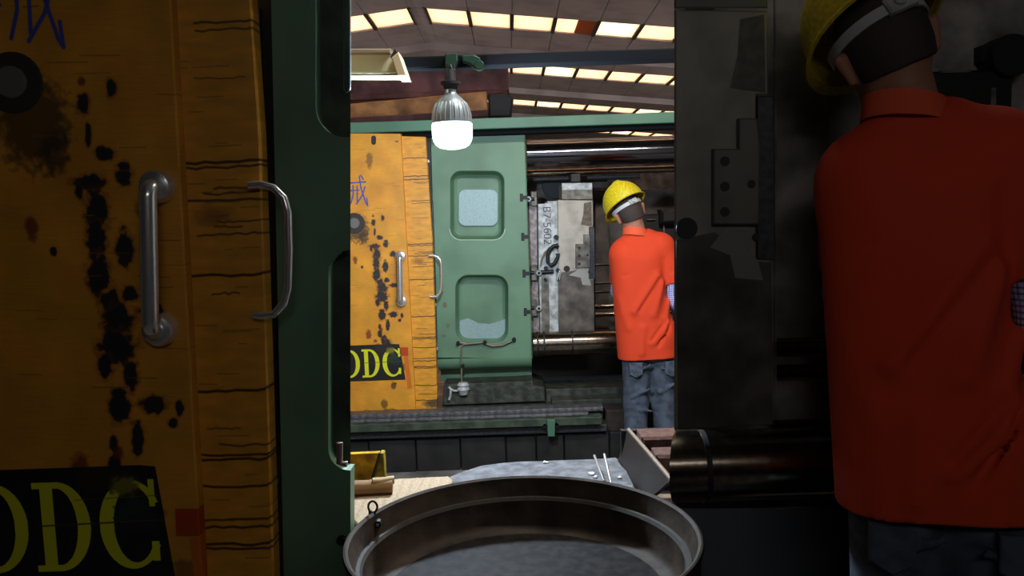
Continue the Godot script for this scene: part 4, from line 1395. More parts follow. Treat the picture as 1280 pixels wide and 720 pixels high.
func build_overhead() -> void:
	var mb: MB
	# green guard beam across the top of the machine
	var t := thing("guard_beam", P(640, 158, 5.3), "long green horizontal beam across the top of the lit machine", "beam")
	mb = MB.new()
	var y1 := P(640, 146.5, 5.3).y; var y0 := P(640, 160, 5.3).y
	bx(mb, Vector3(-2.2, y0, -5.42), Vector3(2.4, y1, -5.3), 0.004)
	obj("beam_body", mb, M.green_beam, t)
	mb = MB.new()
	bx(mb, Vector3(-2.2, y0 - 0.035, -5.42), Vector3(2.4, y0 - 0.002, -5.34), 0.003)
	obj("dark_underside", mb, M.slate, t)  # slate strip drawn as the dark underside of the beam
	# slate pipe that carries the bulb
	t = thing("conduit_beam", P(670, 82, 2.9), "dark slate overhead beam below the front skylights, carrying the bulb", "beam")
	mb = MB.new()
	y1 = P(640, 66.5, 2.9).y; y0 = P(640, 81.5, 2.9).y
	bx(mb, Vector3(-1.1, y0, -2.96), Vector3(1.1, y1, -2.9), 0.005)
	obj("beam_body", mb, M.slate, t)
	t = thing("beam_clamp", P(566, 84, 2.86), "dark green clamp gripping the slate overhead beam above the bulb", "clamp")
	mb = MB.new()
	prism(mb, pl([[556, 67], [571, 66], [572, 76], [569, 84], [561, 86], [556, 80]], 2.86), -2.86, -2.9, 0.004)
	obj("jaw", mb, M.teal, t)
	mb = MB.new()
	tube(mb, [P(566.5, 84, 2.84), P(567, 90, 2.8), P(567, 95, 2.8)], 0.008, 10)
	disc(mb, P(567, 88.5, 2.79), 0.006, -2.8, 10)
	obj("hook", mb, M.bolt, t)
	t = thing("beam_roller", P(595, 86, 2.86), "dark green roller bracket beside the clamp on the slate beam", "bracket")
	mb = MB.new()
	prism(mb, pl([[577, 69], [592, 68], [600, 72], [599, 84], [594, 86], [588, 80], [578, 77]], 2.87), -2.87, -2.9, 0.004)
	disc(mb, P(599, 81, 2.865), 0.017, -2.9, 16)
	obj("bracket_plate", mb, M.teal, t)
	# the bulb
	var c := P(565, 157, 2.8)
	t = thing("light_bulb", c, "glowing white dome bulb with finned neck hanging from the overhead beam", "bulb")
	mb = MB.new()
	var pr := []
	for p in [[0.0, -0.082], [0.022, -0.081], [0.045, -0.076], [0.058, -0.067], [0.066, -0.054], [0.0695, -0.04], [0.0705, -0.015], [0.070, 0.004], [0.066, 0.008], [0.0, 0.008]]: pr.append(Vector2(p[0], p[1]))
	lathe(mb, pr, c, 40)
	obj("diffuser", mb, M.glow, t)
	mb = MB.new()
	var fin := []
	for p in [[0.0665, 0.008], [0.067, 0.02], [0.0655, 0.035], [0.060, 0.058], [0.050, 0.078], [0.036, 0.094], [0.022, 0.105], [0.0185, 0.112], [0.0185, 0.128], [0.0, 0.128]]: fin.append(Vector2(p[0], p[1]))
	lathe(mb, fin, c, 40)
	var hs := obj("heat_sink", mb, mat("8d9aa4", 0.35, 0.4), t)
	mb = MB.new()
	for i in 24:
		var a := TAU * i / 24
		var dr := Vector3(cos(a), 0, sin(a))
		tube(mb, [c + dr * 0.0675 + Vector3(0, 0.014, 0), c + dr * 0.0665 + Vector3(0, 0.035, 0), c + dr * 0.0615 + Vector3(0, 0.057, 0), c + dr * 0.052 + Vector3(0, 0.076, 0)], 0.0022, 6)
	obj("fin", mb, mat("b4bcc0", 0.3, 0.5), hs).set_meta("kind", "stuff")
	mb = MB.new()
	var so := []
	for p in [[0.020, 0.122], [0.024, 0.126], [0.026, 0.136], [0.034, 0.139], [0.035, 0.148], [0.02, 0.152], [0.018, 0.19], [0.0, 0.19]]: so.append(Vector2(p[0], p[1]))
	lathe(mb, so, c, 28)
	obj("socket", mb, M.navy, t)
	mb = MB.new()
	tube(mb, [c + Vector3(0, 0.188, 0), c + Vector3(0.002, 0.205, 0), P(567, 92, 2.8)], 0.004, 8)
	obj("cord", mb, M.rubber, t)
	var l := OmniLight3D.new()
	l.name = "bulb_light"
	l.light_color = Color(0.84, 0.93, 1.0)
	l.light_energy = BULB
	l.light_size = 0.06
	l.omni_range = 40
	l.omni_attenuation = 2.0
	l.shadow_enabled = true
	t.add_child(l)
	l.position = Vector3(0, -0.035, 0)
	# unlit lamp housing at the left
	t = thing("lamp_housing", P(470, 94, 2.7), "pale green unlit lamp housing with a cream end plate, upper left of the bulb", "lamp")
	mb = MB.new()
	prism(mb, pl([[380, 60.5], [489, 60.5], [488, 67], [380, 67]], 2.74), -2.74, -2.89, 0.004)
	obj("reflector_top", mb, mat("a89c8c", 0.5, 0.2), t)
	mb = MB.new()
	prism(mb, pl([[380, 67], [488, 67], [496, 90.5], [380, 90.5]], 2.76), -2.76, -2.78, 0.002)
	obj("reflector", mb, mat("f2f6d8", 0.5), t)
	mb = MB.new()
	prism(mb, pl([[380, 91.8], [503, 91.8], [508, 95], [380, 95]], 2.7), -2.7, -2.78, 0.003)
	obj("lower_lip", mb, mat("8f9278", 0.6), t)
	mb = MB.new()
	prism(mb, pl([[489, 72], [498, 64.5], [508.5, 95], [497, 95]], 2.68), -2.68, -2.80, 0.003)
	obj("end_plate", mb, M.cream, t)
	mb = MB.new()
	prism(mb, pl([[487.5, 71], [494, 60], [497, 65], [490, 74]], 2.7), -2.7, -2.78, 0.002)
	obj("end_bracket", mb, M.navy, t)
	mb = MB.new()
	var hp := P(402, 61, 2.82)
	tube(mb, [hp, Vector3(hp.x, roof_y(hp.x) - 0.03, hp.z)], 0.012, 8)
	obj("hanger_rod", mb, M.navy, t)
	# crane girders far down the shop
	t = thing("crane_girder", P(540, 118, 9.0), "dull red brown crane girder behind the bulb and below the slate beam", "girder")
	mb = MB.new()
	var gy1 := P(636, 78, 9.0).y; var gy0 := P(636, 113, 9.0).y
	var gx := P(636, 100, 9.0).x
	bx(mb, Vector3(-15.15, gy0, -9.3), Vector3(gx, gy1, -9.0), 0.01)
	obj("web", mb, M.girder_red, t)
	mb = MB.new()
	bx(mb, Vector3(-15.15, gy0 - 0.05, -9.36), Vector3(gx - 0.02, gy0 - 0.002, -8.96), 0.004)
	bx(mb, Vector3(-15.15, gy1 + 0.002, -9.36), Vector3(gx, gy1 + 0.03, -8.96), 0.004)
	obj("flange", mb, M.girder_red, t)
	t = thing("hoist_girder", P(520, 145, 8.0), "worn orange girder sloping up behind the green guard beam at left", "girder")
	mb = MB.new()
	prism(mb, pl([[330, 150], [438, 129.5], [608, 114], [611, 141], [330, 158]], 8.0), -8.0, -8.2, 0.008)
	obj("web", mb, M.girder_orange, t)
	mb = MB.new()
	prism(mb, pl([[330, 160], [438, 147], [611, 137], [611, 145], [330, 166]], 7.96), -7.96, -8.22, 0.006)
	obj("flange", mb, M.girder_red, t)
	mb = MB.new()
	var hg := P(345, 140, 8.1)
	bx(mb, Vector3(-15.15, hg.y - 0.05, -8.2), Vector3(hg.x, hg.y + 0.08, -8.0), 0.004)
	obj("girder_arm", mb, M.girder_orange, t)
	t = thing("hoist_motor", P(626, 146, 7.9), "dark navy hoist motor box at the end of the orange girder", "motor")
	mb = MB.new()
	prism(mb, pl([[610, 116], [632, 115], [642, 122], [639, 147], [611, 147]], 7.9), -7.9, -8.3, 0.02)
	obj("motor_box", mb, M.navy, t)

func build_machine() -> void:
	var mb: MB
	var t: Node3D
	# bed
	t = thing("machine_bed", P(600, 590, 5.0), "grey green machine bed with bright slide rails below the green platen", "machine")
	var yb := P(600, 512, 5.35).y
	mb = MB.new()
	var xr := P(756, 512, 5.0).x
	var xs := P(549, 507, 5.3).x
	bx(mb, Vector3(xs, 0.2, -5.9), Vector3(xr, P(600, 507, 5.4).y - 0.003, -5.12), 0.006)
	obj("bed_top", mb, M.greybed, t)
	mb = MB.new()
	bx(mb, Vector3(-2.6, 0.2, -5.9), Vector3(xs - 0.002, P(600, 512, 5.4).y - 0.003, -5.47), 0.006)
	obj("bed_top", mb, M.greybed, t)
	var k := 0
	for r in [[514.0, 519.5, 5.08], [520.5, 525.0, 5.04]]:
		mb = MB.new()
		var a := P(600, r[0], r[2]); var b := P(600, r[1], r[2])
		bx(mb, Vector3(-2.6, b.y, -5.2), Vector3(xr - 0.1 * k, a.y, -r[2]), 0.008)
		obj("slide_rail", mb, M.rail, t)
		k += 1
	mb = MB.new()
	bx(mb, Vector3(-2.6, P(600, 536, 5.0).y, -5.2), Vector3(xr - 0.02, P(600, 526, 5.0).y, -5.0), 0.005)
	obj("green_apron", mb, M.green_dark, t)
	mb = MB.new()
	bx(mb, Vector3(-2.6, P(600, 545, 5.05).y, -5.2), Vector3(xr + 0.02, P(600, 536.5, 5.05).y, -5.06), 0.004)
	obj("dark_apron", mb, M.dark_steel, t)
	mb = MB.new()
	prism(mb, pl([[684, 525], [694, 525], [693.5, 546], [685, 546]], 4.97), -4.97, -5.06, 0.004)
	obj("green_bracket", mb, M.green_beam, t)
	for p in [[681, 532.5], [696, 531.5]]:
		mb = MB.new()
		disc(mb, P(p[0], p[1], 5.0), 0.016, -5.06, 10)
		obj("bracket_bolt", mb, M.bolt, t)
	mb = MB.new()
	bx(mb, P(682, 487, 5.5), P(930, 501, 5.8), 0.006)
	obj("rear_bed", mb, M.greybed, t)
	mb = MB.new()
	bx(mb, P(690, 501, 5.35), P(930, 512, 5.8), 0.006)
	obj("rear_bed", mb, M.greybed, t)
	mb = MB.new()
	bx(mb, P(757, 513, 5.15), P(930, 595, 5.5), 0.01)
	obj("rusty_plate", mb, mat("3a2b28", 0.8, 0.0, "patch", 4.0), t)
	# skirting panels under the bed
	var edges := [330.0, 400.0, 460.0, 519.0, 575.0, 632.0, 670.0, 705.0, 762.0, 800.0]
	for i in edges.size() - 1:
		mb = MB.new()
		var a := P(edges[i] + 0.6, 550, 5.1); var b := P(edges[i + 1] - 0.6, 550, 5.1)
		bx(mb, Vector3(a.x, 0.0, -5.25), Vector3(b.x, P(600, 546, 5.1).y, -5.1 - 0.008 * (i % 2)), 0.006)
		obj("skirt_panel", mb, M.base, t)
	# tie bars and the backing frame
	t = thing("machine_housing", P(760, 540, 6.3), "dark brown machine frame behind the mould and the lit worker", "machine")
	mb = MB.new()
	prism(mb, pl([[640, 214], [760, 214], [760, 237], [980, 237], [980, 560], [640, 560]], 6.3), -6.3, -6.6, 0.006)
	obj("frame_plate", mb, M.dark_brown, t)
	mb = MB.new()
	prism(mb, pl([[656, 236], [757, 236], [757, 250], [656, 250]], 6.25), -6.25, -6.3, 0.004)
	prism(mb, pl([[744, 237], [757, 237], [770, 420], [744, 420]], 6.22), -6.22, -6.3, 0.004)
	obj("frame_rib", mb, M.dark_brown, t)
	mb = MB.new()
	for y in [330.0, 353.0, 364.0]:
		mb = MB.new()
		prism(mb, pl([[744, y], [800, y - 1.8], [800, y - 0.6], [744, y + 1.2]], 6.2), -6.2, -6.24, 0.0)
		obj("frame_edge", mb, M.steel_worn, t)
	mb = MB.new()
	bx(mb, P(800, 268, 6.15), P(842, 340, 6.3), 0.01)
	obj("control_box", mb, M.dark, t)
	mb = MB.new()
	prism(mb, pl([[829, 281], [831, 281], [831, 293.5], [829, 293.5]], 6.12), -6.12, -6.15, 0.0)
	obj("name_tag", mb, M.steel_worn, t)
	mb = MB.new()
	prism(mb, pl([[809, 274], [820, 273.6], [820, 274.6], [809, 275]], 6.12), -6.12, -6.15, 0.0)
	obj("name_tag", mb, M.steel_worn, t)
	mb = MB.new()
	prism(mb, pl([[815, 293], [825, 293], [825, 296], [815, 296]], 6.12), -6.12, -6.15, 0.0)
	obj("name_tag", mb, M.steel_pale, t)
	mb = MB.new()
	bx(mb, P(826, 262, 6.05), P(870, 278, 6.2), 0.02)
	obj("valve_block", mb, M.black, t)
	mb = MB.new()
	disc(mb, P(694, 232, 6.2), 0.10, -6.3, 28)
	obj("ram_flange", mb, M.black, t)
	mb = MB.new()
	bx(mb, P(711, 219, 5.9), P(726, 227.5, 5.7), 0.004)
	obj("lifting_block", mb, M.black, t)
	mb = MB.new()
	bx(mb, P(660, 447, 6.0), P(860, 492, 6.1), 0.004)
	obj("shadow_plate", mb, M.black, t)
	tie_bar([658.5, 194], [960, 192], 5.62, 0, 0.088, M.bar, "dark polished upper tie bar above the mould and worker", "", [])
	tie_bar([659, 217], [960, 217], 5.95, 0, 0.025, M.bronze, "thin bronze rod just below the polished upper tie bar")
	tie_bar([659, 224.5], [800, 224.5], 6.05, 0, 0.022, M.dark_steel, "thin dark rod under the bronze rod, above the mould")
	tie_bar([658, 177.5], [960, 177.5], 5.75, 0, 0.012, M.copper, "slim copper coloured pipe along the top of the upper tie bar")
	tie_bar([666.5, 430], [900, 430], 5.45, 0, 0.082, M.bronze, "worn bronze lower tie bar under the pale mould", "", [672, 680, 715])
	tie_bar([744, 383], [900, 383], 5.9, 0, 0.02, M.bronze, "upper of two thin rods beside the pale mould's right edge")
	tie_bar([744, 393], [900, 393], 5.85, 0, 0.018, M.bronze, "lower of two thin rods beside the pale mould's right edge")
	# clamp plate beside the platen
	t = thing("clamp_plate", P(667, 415, 5.6), "pinkish grey steel clamp plate standing between green platen and mould", "plate")
	mb = MB.new()
	prism(mb, pl([[660, 250], [671.5, 250], [672, 330], [675, 416], [664.5, 416]], 5.6), -5.6, -5.95, 0.004)
	obj("plate", mb, M.steel_pink, t)
	build_clamp(249, 5.55, "topmost of the three mould clamps, with a hexagon nut, beside the green platen", true)
	build_clamp(341, 5.55, "middle mould clamp on the pinkish clamp plate, level with the hoses", false)
	build_clamp(385, 5.55, "lowest mould clamp beside the green platen, just above the bronze bar", false)

func build_bench() -> void:
	var mb: MB
	var t: Node3D
	var H := 0.85
	t = thing("work_bench", Vector3(0, 0, -2.3), "low dark work bench in front of the machine under the grey slab", "bench")
	mb = MB.new()
	level(mb, gl([[405, 604], [500, 604], [560, 597], [600, 584], [650, 578], [770, 573], [905, 573], [905, 630], [845, 630], [828, 650], [450, 652], [446, 645], [405, 645]], H), H, H - 0.05, 0.006)
	obj("bench_top", mb, M.dark_brown, t)
	for p in [[-0.5, -2.2], [0.55, -2.5], [-0.2, -2.4], [0.55, -2.12]]:
		mb = MB.new()
		bx(mb, Vector3(p[0] - 0.03, 0, p[1] - 0.03), Vector3(p[0] + 0.03, H - 0.051, p[1] + 0.03), 0.004)
		obj("bench_leg", mb, M.dark, t)
	mb = MB.new()
	var hs := H + 0.014
	level(mb, gl([[498, 606], [520, 602.5], [540, 599], [560, 596.5], [575, 590], [600, 582], [625, 578.5], [650, 576.5], [676, 576], [700, 574.8], [728, 574], [750, 573], [771, 571.5], [776, 580], [784, 588], [792, 605], [803, 634], [740, 652], [640, 645], [540, 645]], hs), hs, H + 0.001, 0.004)
	tag(obj("grey_slab", mb, M.concrete), "pale grey broken slab lying on the bench behind the round basin", "slab")
	# crumbs and flakes on the slab
	rng.seed = 9
	var spots := [[682, 579, 4], [739, 593, 5], [733, 609, 6], [727, 613, 5], [745, 597, 4], [775, 598, 4], [768, 612, 4]]
	var words := ["small white flake near the far edge of the grey slab", "pale curled flake left of the two rods on the slab", "white flake close to the basin rim on the slab", "small white chip behind the basin rim on the slab", "pale chip beside the foot of the left rod", "white chip near the right edge of the slab", "pale chip at the slab's right edge by the basin"]
	for i in spots.size():
		var s: Array = spots[i]
		var c := G(s[0], s[1], hs)
		mb = MB.new()
		var pts := PackedVector2Array()
		for j in 7:
			var a := TAU * j / 7
			var r := 0.0015 * float(s[2]) * rng.randf_range(0.5, 1.2)
			pts.append(Vector2(c.x + cos(a) * r * 1.5, -c.z + sin(a) * r * 2.0))
		level(mb, pts, hs + 0.006, hs, 0.002)
		tag(obj("flake", mb, mat("b4b2b2", 0.8)), words[i], "flake", "flakes on the grey slab")
	mb = MB.new()
	level(mb, gl([[702, 612], [726, 597.5], [731, 607], [722, 622]], hs + 0.005), hs + 0.007, hs, 0.002)
	tag(obj("metal_offcut", mb, M.scrap), "flat grey sheet offcut on the slab left of the two rods", "offcut")
	mb = MB.new()
	level(mb, gl([[738, 603], [757, 602], [768, 625], [735, 622]], hs + 0.005), hs + 0.008, hs, 0.002)
	tag(obj("rusty_offcut", mb, mat("7a5f58", 0.8, 0.0, "patch", 8.0)), "brown rusty offcut lying under the two rods on the slab", "offcut")
	for r in [[[743, 569.5], [755, 602], "left of the two thin steel rods leaning up from the bench"], [[755.5, 568], [767, 617], "right of the two thin steel rods, the longer one"]]:
		mb = MB.new()
		var a := G(r[1][0], r[1][1], hs + 0.014)
		var b := P(r[0][0], r[0][1], -a.z + 0.16)
		tube(mb, [a, a.lerp(b, 0.5), b], 0.0042, 8)
		tag(obj("steel_rod", mb, mat("8a8784", 0.4, 0.5)), r[2], "rod", "steel rods on the slab")
	# corrugated card and stick at the left
	var hc := H + 0.012
	mb = MB.new()
	level(mb, gl([[405, 604], [492, 598.5], [561, 595], [566, 600], [560, 612], [520, 640], [452, 658], [436, 645], [405, 645]], hc + 0.02), hc + 0.02, hc + 0.008, 0.003)
	tag(obj("corrugated_card", mb, M.card), "beige corrugated sheet on the bench at lower left, under the stick", "sheet")
	t = thing("wooden_stick", G(466, 612, hc + 0.03), "split wooden stick lying on the beige corrugated sheet", "stick")
	mb = MB.new()
	var a0 := G(400, 612, hc + 0.04); var a1 := G(491, 607, hc + 0.04)
	prism_between(mb, a0, a1, 0.022)
	obj("stick", mb, M.wood, t)
	mb = MB.new()
	prism_between(mb, G(466, 602.5, hc + 0.055), G(492.5, 599.5, hc + 0.055), 0.012)
	obj("pale_split", mb, M.wood_pale, t)
	# yellow box standing beyond
	t = thing("yellow_box", P(459, 640, 2.75), "yellow sheet metal box beyond the beige sheet at lower left", "box")
	mb = MB.new()
	prism(mb, pl([[380, 570], [474.5, 565.5], [464.5, 598], [458, 640], [380, 640]], 2.70), -2.70, -2.72, 0.002)
	obj("front_panel", mb, M.yellow_box, t)
	mb = MB.new()
	prism(mb, pl([[475.5, 565.5], [480, 566], [482, 598], [482, 640], [460, 640], [466.5, 597]], 2.73), -2.73, -2.76, 0.003)
	obj("side_panel", mb, mat("a8902a", 0.5, 0.0, "grime", 6.0), t)
	mb = MB.new()
	tube(mb, [P(475.5, 566, 2.69), P(466, 597, 2.69)], 0.006, 8)
	obj("rolled_edge", mb, mat("3c3416", 0.6), t)
	mb = MB.new()
	bx(mb, Vector3(-0.8, 0, -3.1), Vector3(-0.42, P(459, 640, 2.75).y, -2.71), 0.004)
	obj("box_base", mb, M.yellow_box, t)
	# steel trough with timbers at the right
	t = thing("steel_trough", G(800, 620, H), "dark steel trough holding rusty timbers at lower right", "trough")
	var T1 := H + 0.115
	var A := G(783.5, 538, T1); var B := G(837, 601.5, T1); var C := G(772, 577, H + 0.004); var D := G(806, 628, H + 0.004)
	mb = MB.new()
	var off := Vector3(0.012, 0, 0)
	mb.quad(C, D, B, A); mb.quad(A + off, B + off, D + off, C + off); mb.quad(A, B, B + off, A + off); mb.quad(C, A, A + off, C + off); mb.quad(D, C, C + off, D + off); mb.quad(B, D, D + off, B + off)
	obj("side_plate", mb, M.trough, t)
	mb = MB.new()
	var E1 := G(777, 536.5, T1); var E2 := G(900, 530.5, T1)
	bx(mb, Vector3(A.x - 0.018, H, A.z - 0.02), Vector3(0.86, T1, A.z - 0.006), 0.003)
	obj("end_plate", mb, M.trough, t)
	mb = MB.new()
	tube(mb, [A + Vector3(0.006, 0.002, 0), A.lerp(B, 0.5) + Vector3(0.006, 0.003, 0), B + Vector3(0.006, 0.002, 0)], 0.006, 8)
	obj("rolled_edge", mb, mat("8a7a6c", 0.4, 0.4), t)
	mb = MB.new()
	bx(mb, Vector3(D.x - 0.015, H + 0.004, D.z), Vector3(0.8, H + 0.026, D.z + 0.02), 0.004)
	obj("near_lip", mb, M.bright, t)
	mb = MB.new()
	bx(mb, Vector3(A.x + 0.03, H + 0.001, A.z), Vector3(0.85, H + 0.012, D.z - 0.0), 0.0)
	obj("trough_floor", mb, M.dark, t)
	var tl := ["rusty brown timber lying across the trough farthest from the basin", "second rusty brown timber in the trough, nearer the basin"]
	var tz := [[A.z + 0.004, A.z + 0.10, A.x + 0.03, T1 + 0.004, T1 - 0.045], [A.z + 0.17, A.z + 0.25, A.x + 0.045, T1 - 0.006, T1 - 0.06]]
	for i in 2:
		var z: Array = tz[i]
		mb = MB.new()
		bx(mb, Vector3(z[2], z[4], z[0]), Vector3(0.84, z[3], z[1]), 0.008)
		tag(obj("timber", mb, M.timber), tl[i], "timber", "timbers in the trough")
	for i in 2:       # pegs on which the timbers lie
		mb = MB.new()
		var z: Array = tz[i]
		bx(mb, Vector3(0.60, H + 0.012, z[0] + 0.02), Vector3(0.66, z[4], z[1] - 0.02), 0.002)
		obj("bearer", mb, M.dark, t)

func prism_between(mb: MB, a: Vector3, b: Vector3, r: float) -> void:
	var path := []
	rng.seed = 3
	for i in 9: path.append(a.lerp(b, i / 8.0) + Vector3(rng.randf_range(-1, 1), rng.randf_range(-1, 1), rng.randf_range(-1, 1)) * r * 0.06)
	tube(mb, path, r, 7)

func build_basin() -> void:
	var c := Vector3(BASIN.x, 0, -BASIN.y)
	var R := BASIN.z
	var h := BASIN_H
	var t := thing("round_basin", c, "large round brown metal basin with a raised rim in the foreground", "basin")
	var mb := MB.new()
	lathe(mb, [Vector2(R - 0.03, 0), Vector2(R - 0.012, 0.1), Vector2(R - 0.006, h - 0.03), Vector2(R, h - 0.008), Vector2(R - 0.002, h - 0.001), Vector2(R - 0.006, h), Vector2(R - 0.012, h - 0.004), Vector2(R - 0.02, h - 0.046), Vector2(R - 0.024, h - 0.05)], c, 96)
	obj("basin_wall", mb, M.basin, t)
	mb = MB.new()
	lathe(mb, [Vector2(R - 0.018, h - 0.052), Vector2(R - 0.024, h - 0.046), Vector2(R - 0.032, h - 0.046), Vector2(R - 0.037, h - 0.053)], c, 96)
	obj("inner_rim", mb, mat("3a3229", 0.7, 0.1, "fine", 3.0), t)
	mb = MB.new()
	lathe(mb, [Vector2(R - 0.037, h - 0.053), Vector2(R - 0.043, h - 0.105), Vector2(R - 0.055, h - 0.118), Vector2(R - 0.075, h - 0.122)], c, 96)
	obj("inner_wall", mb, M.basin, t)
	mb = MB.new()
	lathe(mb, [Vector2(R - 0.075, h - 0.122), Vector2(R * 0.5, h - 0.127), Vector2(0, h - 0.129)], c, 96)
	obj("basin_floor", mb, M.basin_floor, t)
	# eyelet and pin at the left of the rim
	var e := P(467, 640, 1.74)
	e = c + Vector3(e.x - c.x, 0, e.z - c.z).normalized() * (R - 0.004)
	e.y = h
	mb = MB.new()
	var ring := []
	for i in 16:
		var a := TAU * i / 16
		ring.append(e + Vector3(cos(a) * 0.010, 0.012 + sin(a) * 0.013, 0))
	tube(mb, ring, 0.0026, 8, true)
	tube(mb, [e + Vector3(-0.006, -0.02, 0.002), e + Vector3(-0.006, 0.004, 0.001)], 0.004, 8)
	obj("eyelet", mb, M.basin, t)
	mb = MB.new()
	disc(mb, e + Vector3(0.012, -0.022, 0.02), 0.008, e.z + 0.002, 14)
	obj("pin", mb, M.bolt, t)
	mb = MB.new()
	disc(mb, e + Vector3(0.012, -0.022, 0.0215), 0.0045, e.z + 0.018, 12)
	obj("pin_end", mb, M.steel_pale, t)

func build_near_right() -> void:
	var mb: MB
	var k := 2
	var t := thing("machine_back_panel", P(1050, 1000, 2.0), "added dark backing panel behind the enlarged copy of the worker", "panel")
	mb = MB.new()
	prism(mb, pl([[704.3, 180], [970, 180], [970, 520], [704.3, 520]], 2.0, k), -2.0, -2.03, 0.002, -0.03)
	obj("panel", mb, M.panel_dark, t)
	mb = MB.new()
	prism(mb, pl([[744, 180], [762, 180], [768, 420], [744, 420]], 1.985, k), -1.985, -2.0, 0.003)
	obj("panel_rib", mb, M.panel_dark, t)
	for y in [338.0, 365.5]:
		mb = MB.new()
		tube(mb, [Q(744, y, 1.99, k), Q(790, y - 1.5, 1.99, k)], 0.004, 8)
		obj("panel_edge", mb, M.steel_worn, t)
	mb = MB.new()
	bx(mb, Q(806, 274.5, 1.95, k), Q(832, 320, 2.0, k), 0.006)
	obj("switch_box", mb, M.dark, t)
	mb = MB.new()
	prism(mb, pl([[829, 281], [831, 281], [831, 293.5], [829, 293.5]], 1.945, k), -1.945, -1.95, 0.0)
	obj("name_tag", mb, M.steel_worn, t)
	mb = MB.new()
	prism(mb, pl([[809, 274], [821, 273.6], [821, 274.8], [809, 275.2]], 1.945, k), -1.945, -1.95, 0.0)
	obj("name_tag", mb, M.steel_worn, t)
	mb = MB.new()
	prism(mb, pl([[815, 293], [825, 293], [825, 297], [815, 297]], 1.945, k), -1.945, -1.95, 0.0)
	obj("name_tag", mb, M.steel_worn, t)
	mb = MB.new()
	disc(mb, Q(838, 268, 1.93, k), 0.05, -2.0, 20)
	bx(mb, Q(826, 264, 1.96, k), Q(850, 271, 2.0, k), 0.006)
	obj("valve_block", mb, M.black, t)
	mb = MB.new()
	prism(mb, pl([[704.5, 447], [970, 447], [970, 520], [704.5, 520]], 1.96, k), -1.96, -2.0, 0.002, -0.02)
	obj("lower_panel", mb, M.lower_dark, t)
	t = thing("casting_mould", Q(723, 416, 1.72, k), "added enlarged copy of the mould block, left of the worker copy", "mould")
	mould_face(t, 1.72, k)  # stands forward to block bulb light from the worker copy
	tie_bar([704.2, 430.5], [955, 430.5], 1.90, k, 0.085, M.bronze, "added enlarged copy of the lower tie bar under the mould copy", "", [715])
	tie_bar([744.5, 383], [955, 383], 1.96, k, 0.02, M.bronze, "added enlarged copy of the upper thin rod beside the mould copy")
	tie_bar([744.5, 393], [955, 393], 1.96, k, 0.017, M.bronze, "added enlarged copy of the lower thin rod beside the mould copy")
	tie_bar([742.5, 413.5], [955, 413.5], 1.95, k, 0.009, M.bronze, "slim bright strip just above the enlarged copy of the lower tie bar")

# ---------------------------------------------------------------- light levels and the basin's place
const EXPOSURE := 1.0
const SKY := 2.8
const KEY := 7.4
const BULB := 4.0
const FILL := 0.6
const UPLIGHT := 68.0
const BASIN := Vector3(0.005, 1.60, 0.365)
const BASIN_H := 0.985

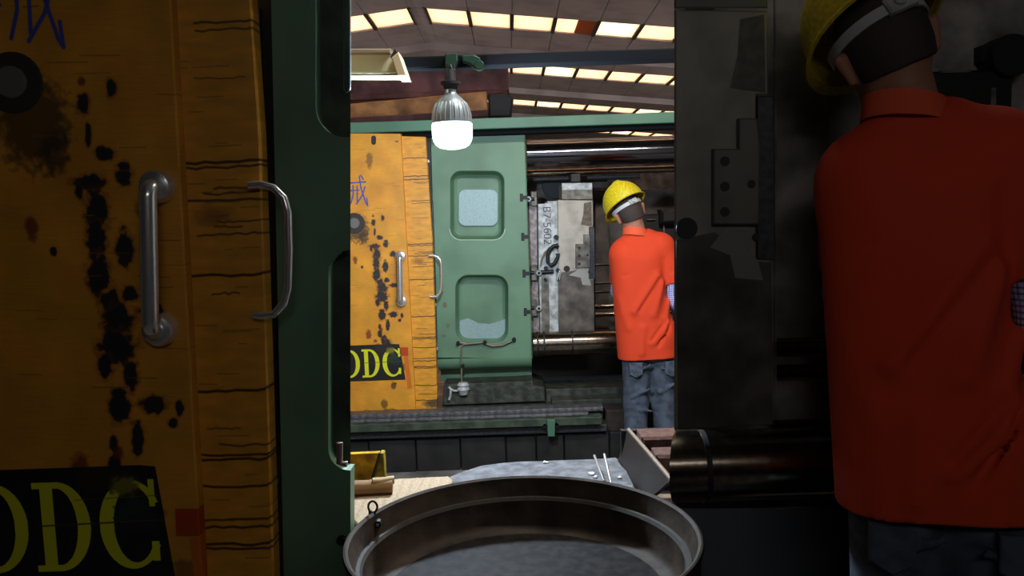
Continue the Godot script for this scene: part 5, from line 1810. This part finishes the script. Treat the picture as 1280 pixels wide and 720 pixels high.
func _ready() -> void:
	var cam := Camera3D.new()
	cam.name = "camera"
	cam.fov = rad_to_deg(2.0 * atan(360.0 / F))
	cam.near = 0.05
	cam.far = 200
	add_child(cam)
	cam.transform = Transform3D(view_basis, EYE)
	cam.current = true
	var we := WorldEnvironment.new()
	we.name = "environment"
	var env := Environment.new()
	env.tonemap_mode = Environment.TONE_MAPPER_LINEAR
	env.tonemap_exposure = EXPOSURE
	env.background_mode = Environment.BG_SKY
	var sky := Sky.new()
	var sm := ProceduralSkyMaterial.new()
	sm.sky_top_color = Color(0.86, 0.93, 1.0)
	sm.sky_horizon_color = Color(1.0, 0.98, 0.95)
	sm.ground_bottom_color = Color(0.3, 0.29, 0.28)
	sm.ground_horizon_color = Color(0.7, 0.68, 0.66)
	sm.sky_energy_multiplier = SKY
	sky.sky_material = sm
	env.sky = sky
	env.ambient_light_source = Environment.AMBIENT_SOURCE_SKY
	env.sdfgi_enabled = true
	env.ssao_enabled = true
	env.ssil_enabled = true
	we.environment = env
	add_child(we)
	make_materials()
	build_added_lamp(Vector3(0.8, 3.35, -2.5), Vector3(0.1, 0.9, -5.5), Vector2(1.3, 0.22), KEY, "added unseen key lamp that brightens the machine, over the gap")  # unseen key lamp put in to brighten the machine
	build_added_lamp(Vector3(0.4, 2.7, 1.3), Vector3(0.15, 0.9, -1.8), Vector2(1.6, 0.3), FILL, "added unseen fill lamp that lifts the near copies, behind the viewer")  # unseen weak lamp put in to bring up the near copies
	for x in [-13.5, 13.5]:  # unseen uplights put in to brighten the roof
		build_added_lamp(Vector3(x, 3.6, -19.0), Vector3(x * 0.1, 7.5, -26.0), Vector2(2.0, 1.0), UPLIGHT, "added unseen uplight that brightens the roof from the %s side of the hall" % ("left" if x < 0 else "right"))
	build_shell()
	# the machine across the shop
	build_platen()
	build_machine()
	build_door(5.25, 0, "bright yellow sliding door with chipped paint beside the green platen")
	gap_plate(5.40, 0.04, 0, "black sheet filling the dark gap between bright yellow door and green platen")
	build_mould()
	# added enlarged copies: door and column at left, mould and worker at right
	build_door(1.80, 1, "added enlarged copy of the yellow sliding door, dim, filling the left side")
	gap_plate(1.985, 0.01, 1, "black sheet filling the dark gap between the door copy and column copy")
	build_column_near()
	build_near_right()
	build_overhead()
	build_bench()
	build_basin()
	var man := build_person()
	man.set_meta("label", "person in bright orange shirt and yellow hard hat facing the lit mould")
	man.position = P(803, 345, 4.85)
	var waist := man.position.y
	man.position.y = 0.0
	var near := man.duplicate() as Node3D
	near.name = numbered("person")
	near.set_meta("label", "added enlarged copy of the person in orange shirt, dim, seen from behind")
	add_child(near, true)
	var np := Q(803, 345, 1.53, 2)
	np.y -= waist
	near.position = np
	near.rotation.y = deg_to_rad(-18)
	# the step that the enlarged worker copy stands on
	var mb := MB.new()
	bx(mb, Vector3(np.x - 0.35, 0, -1.9), Vector3(np.x + 0.5, np.y - 0.002, -1.2), 0.006)
	tag(obj("step_platform", mb, M.dark_steel), "low steel step under the boots of the enlarged worker copy", "step")
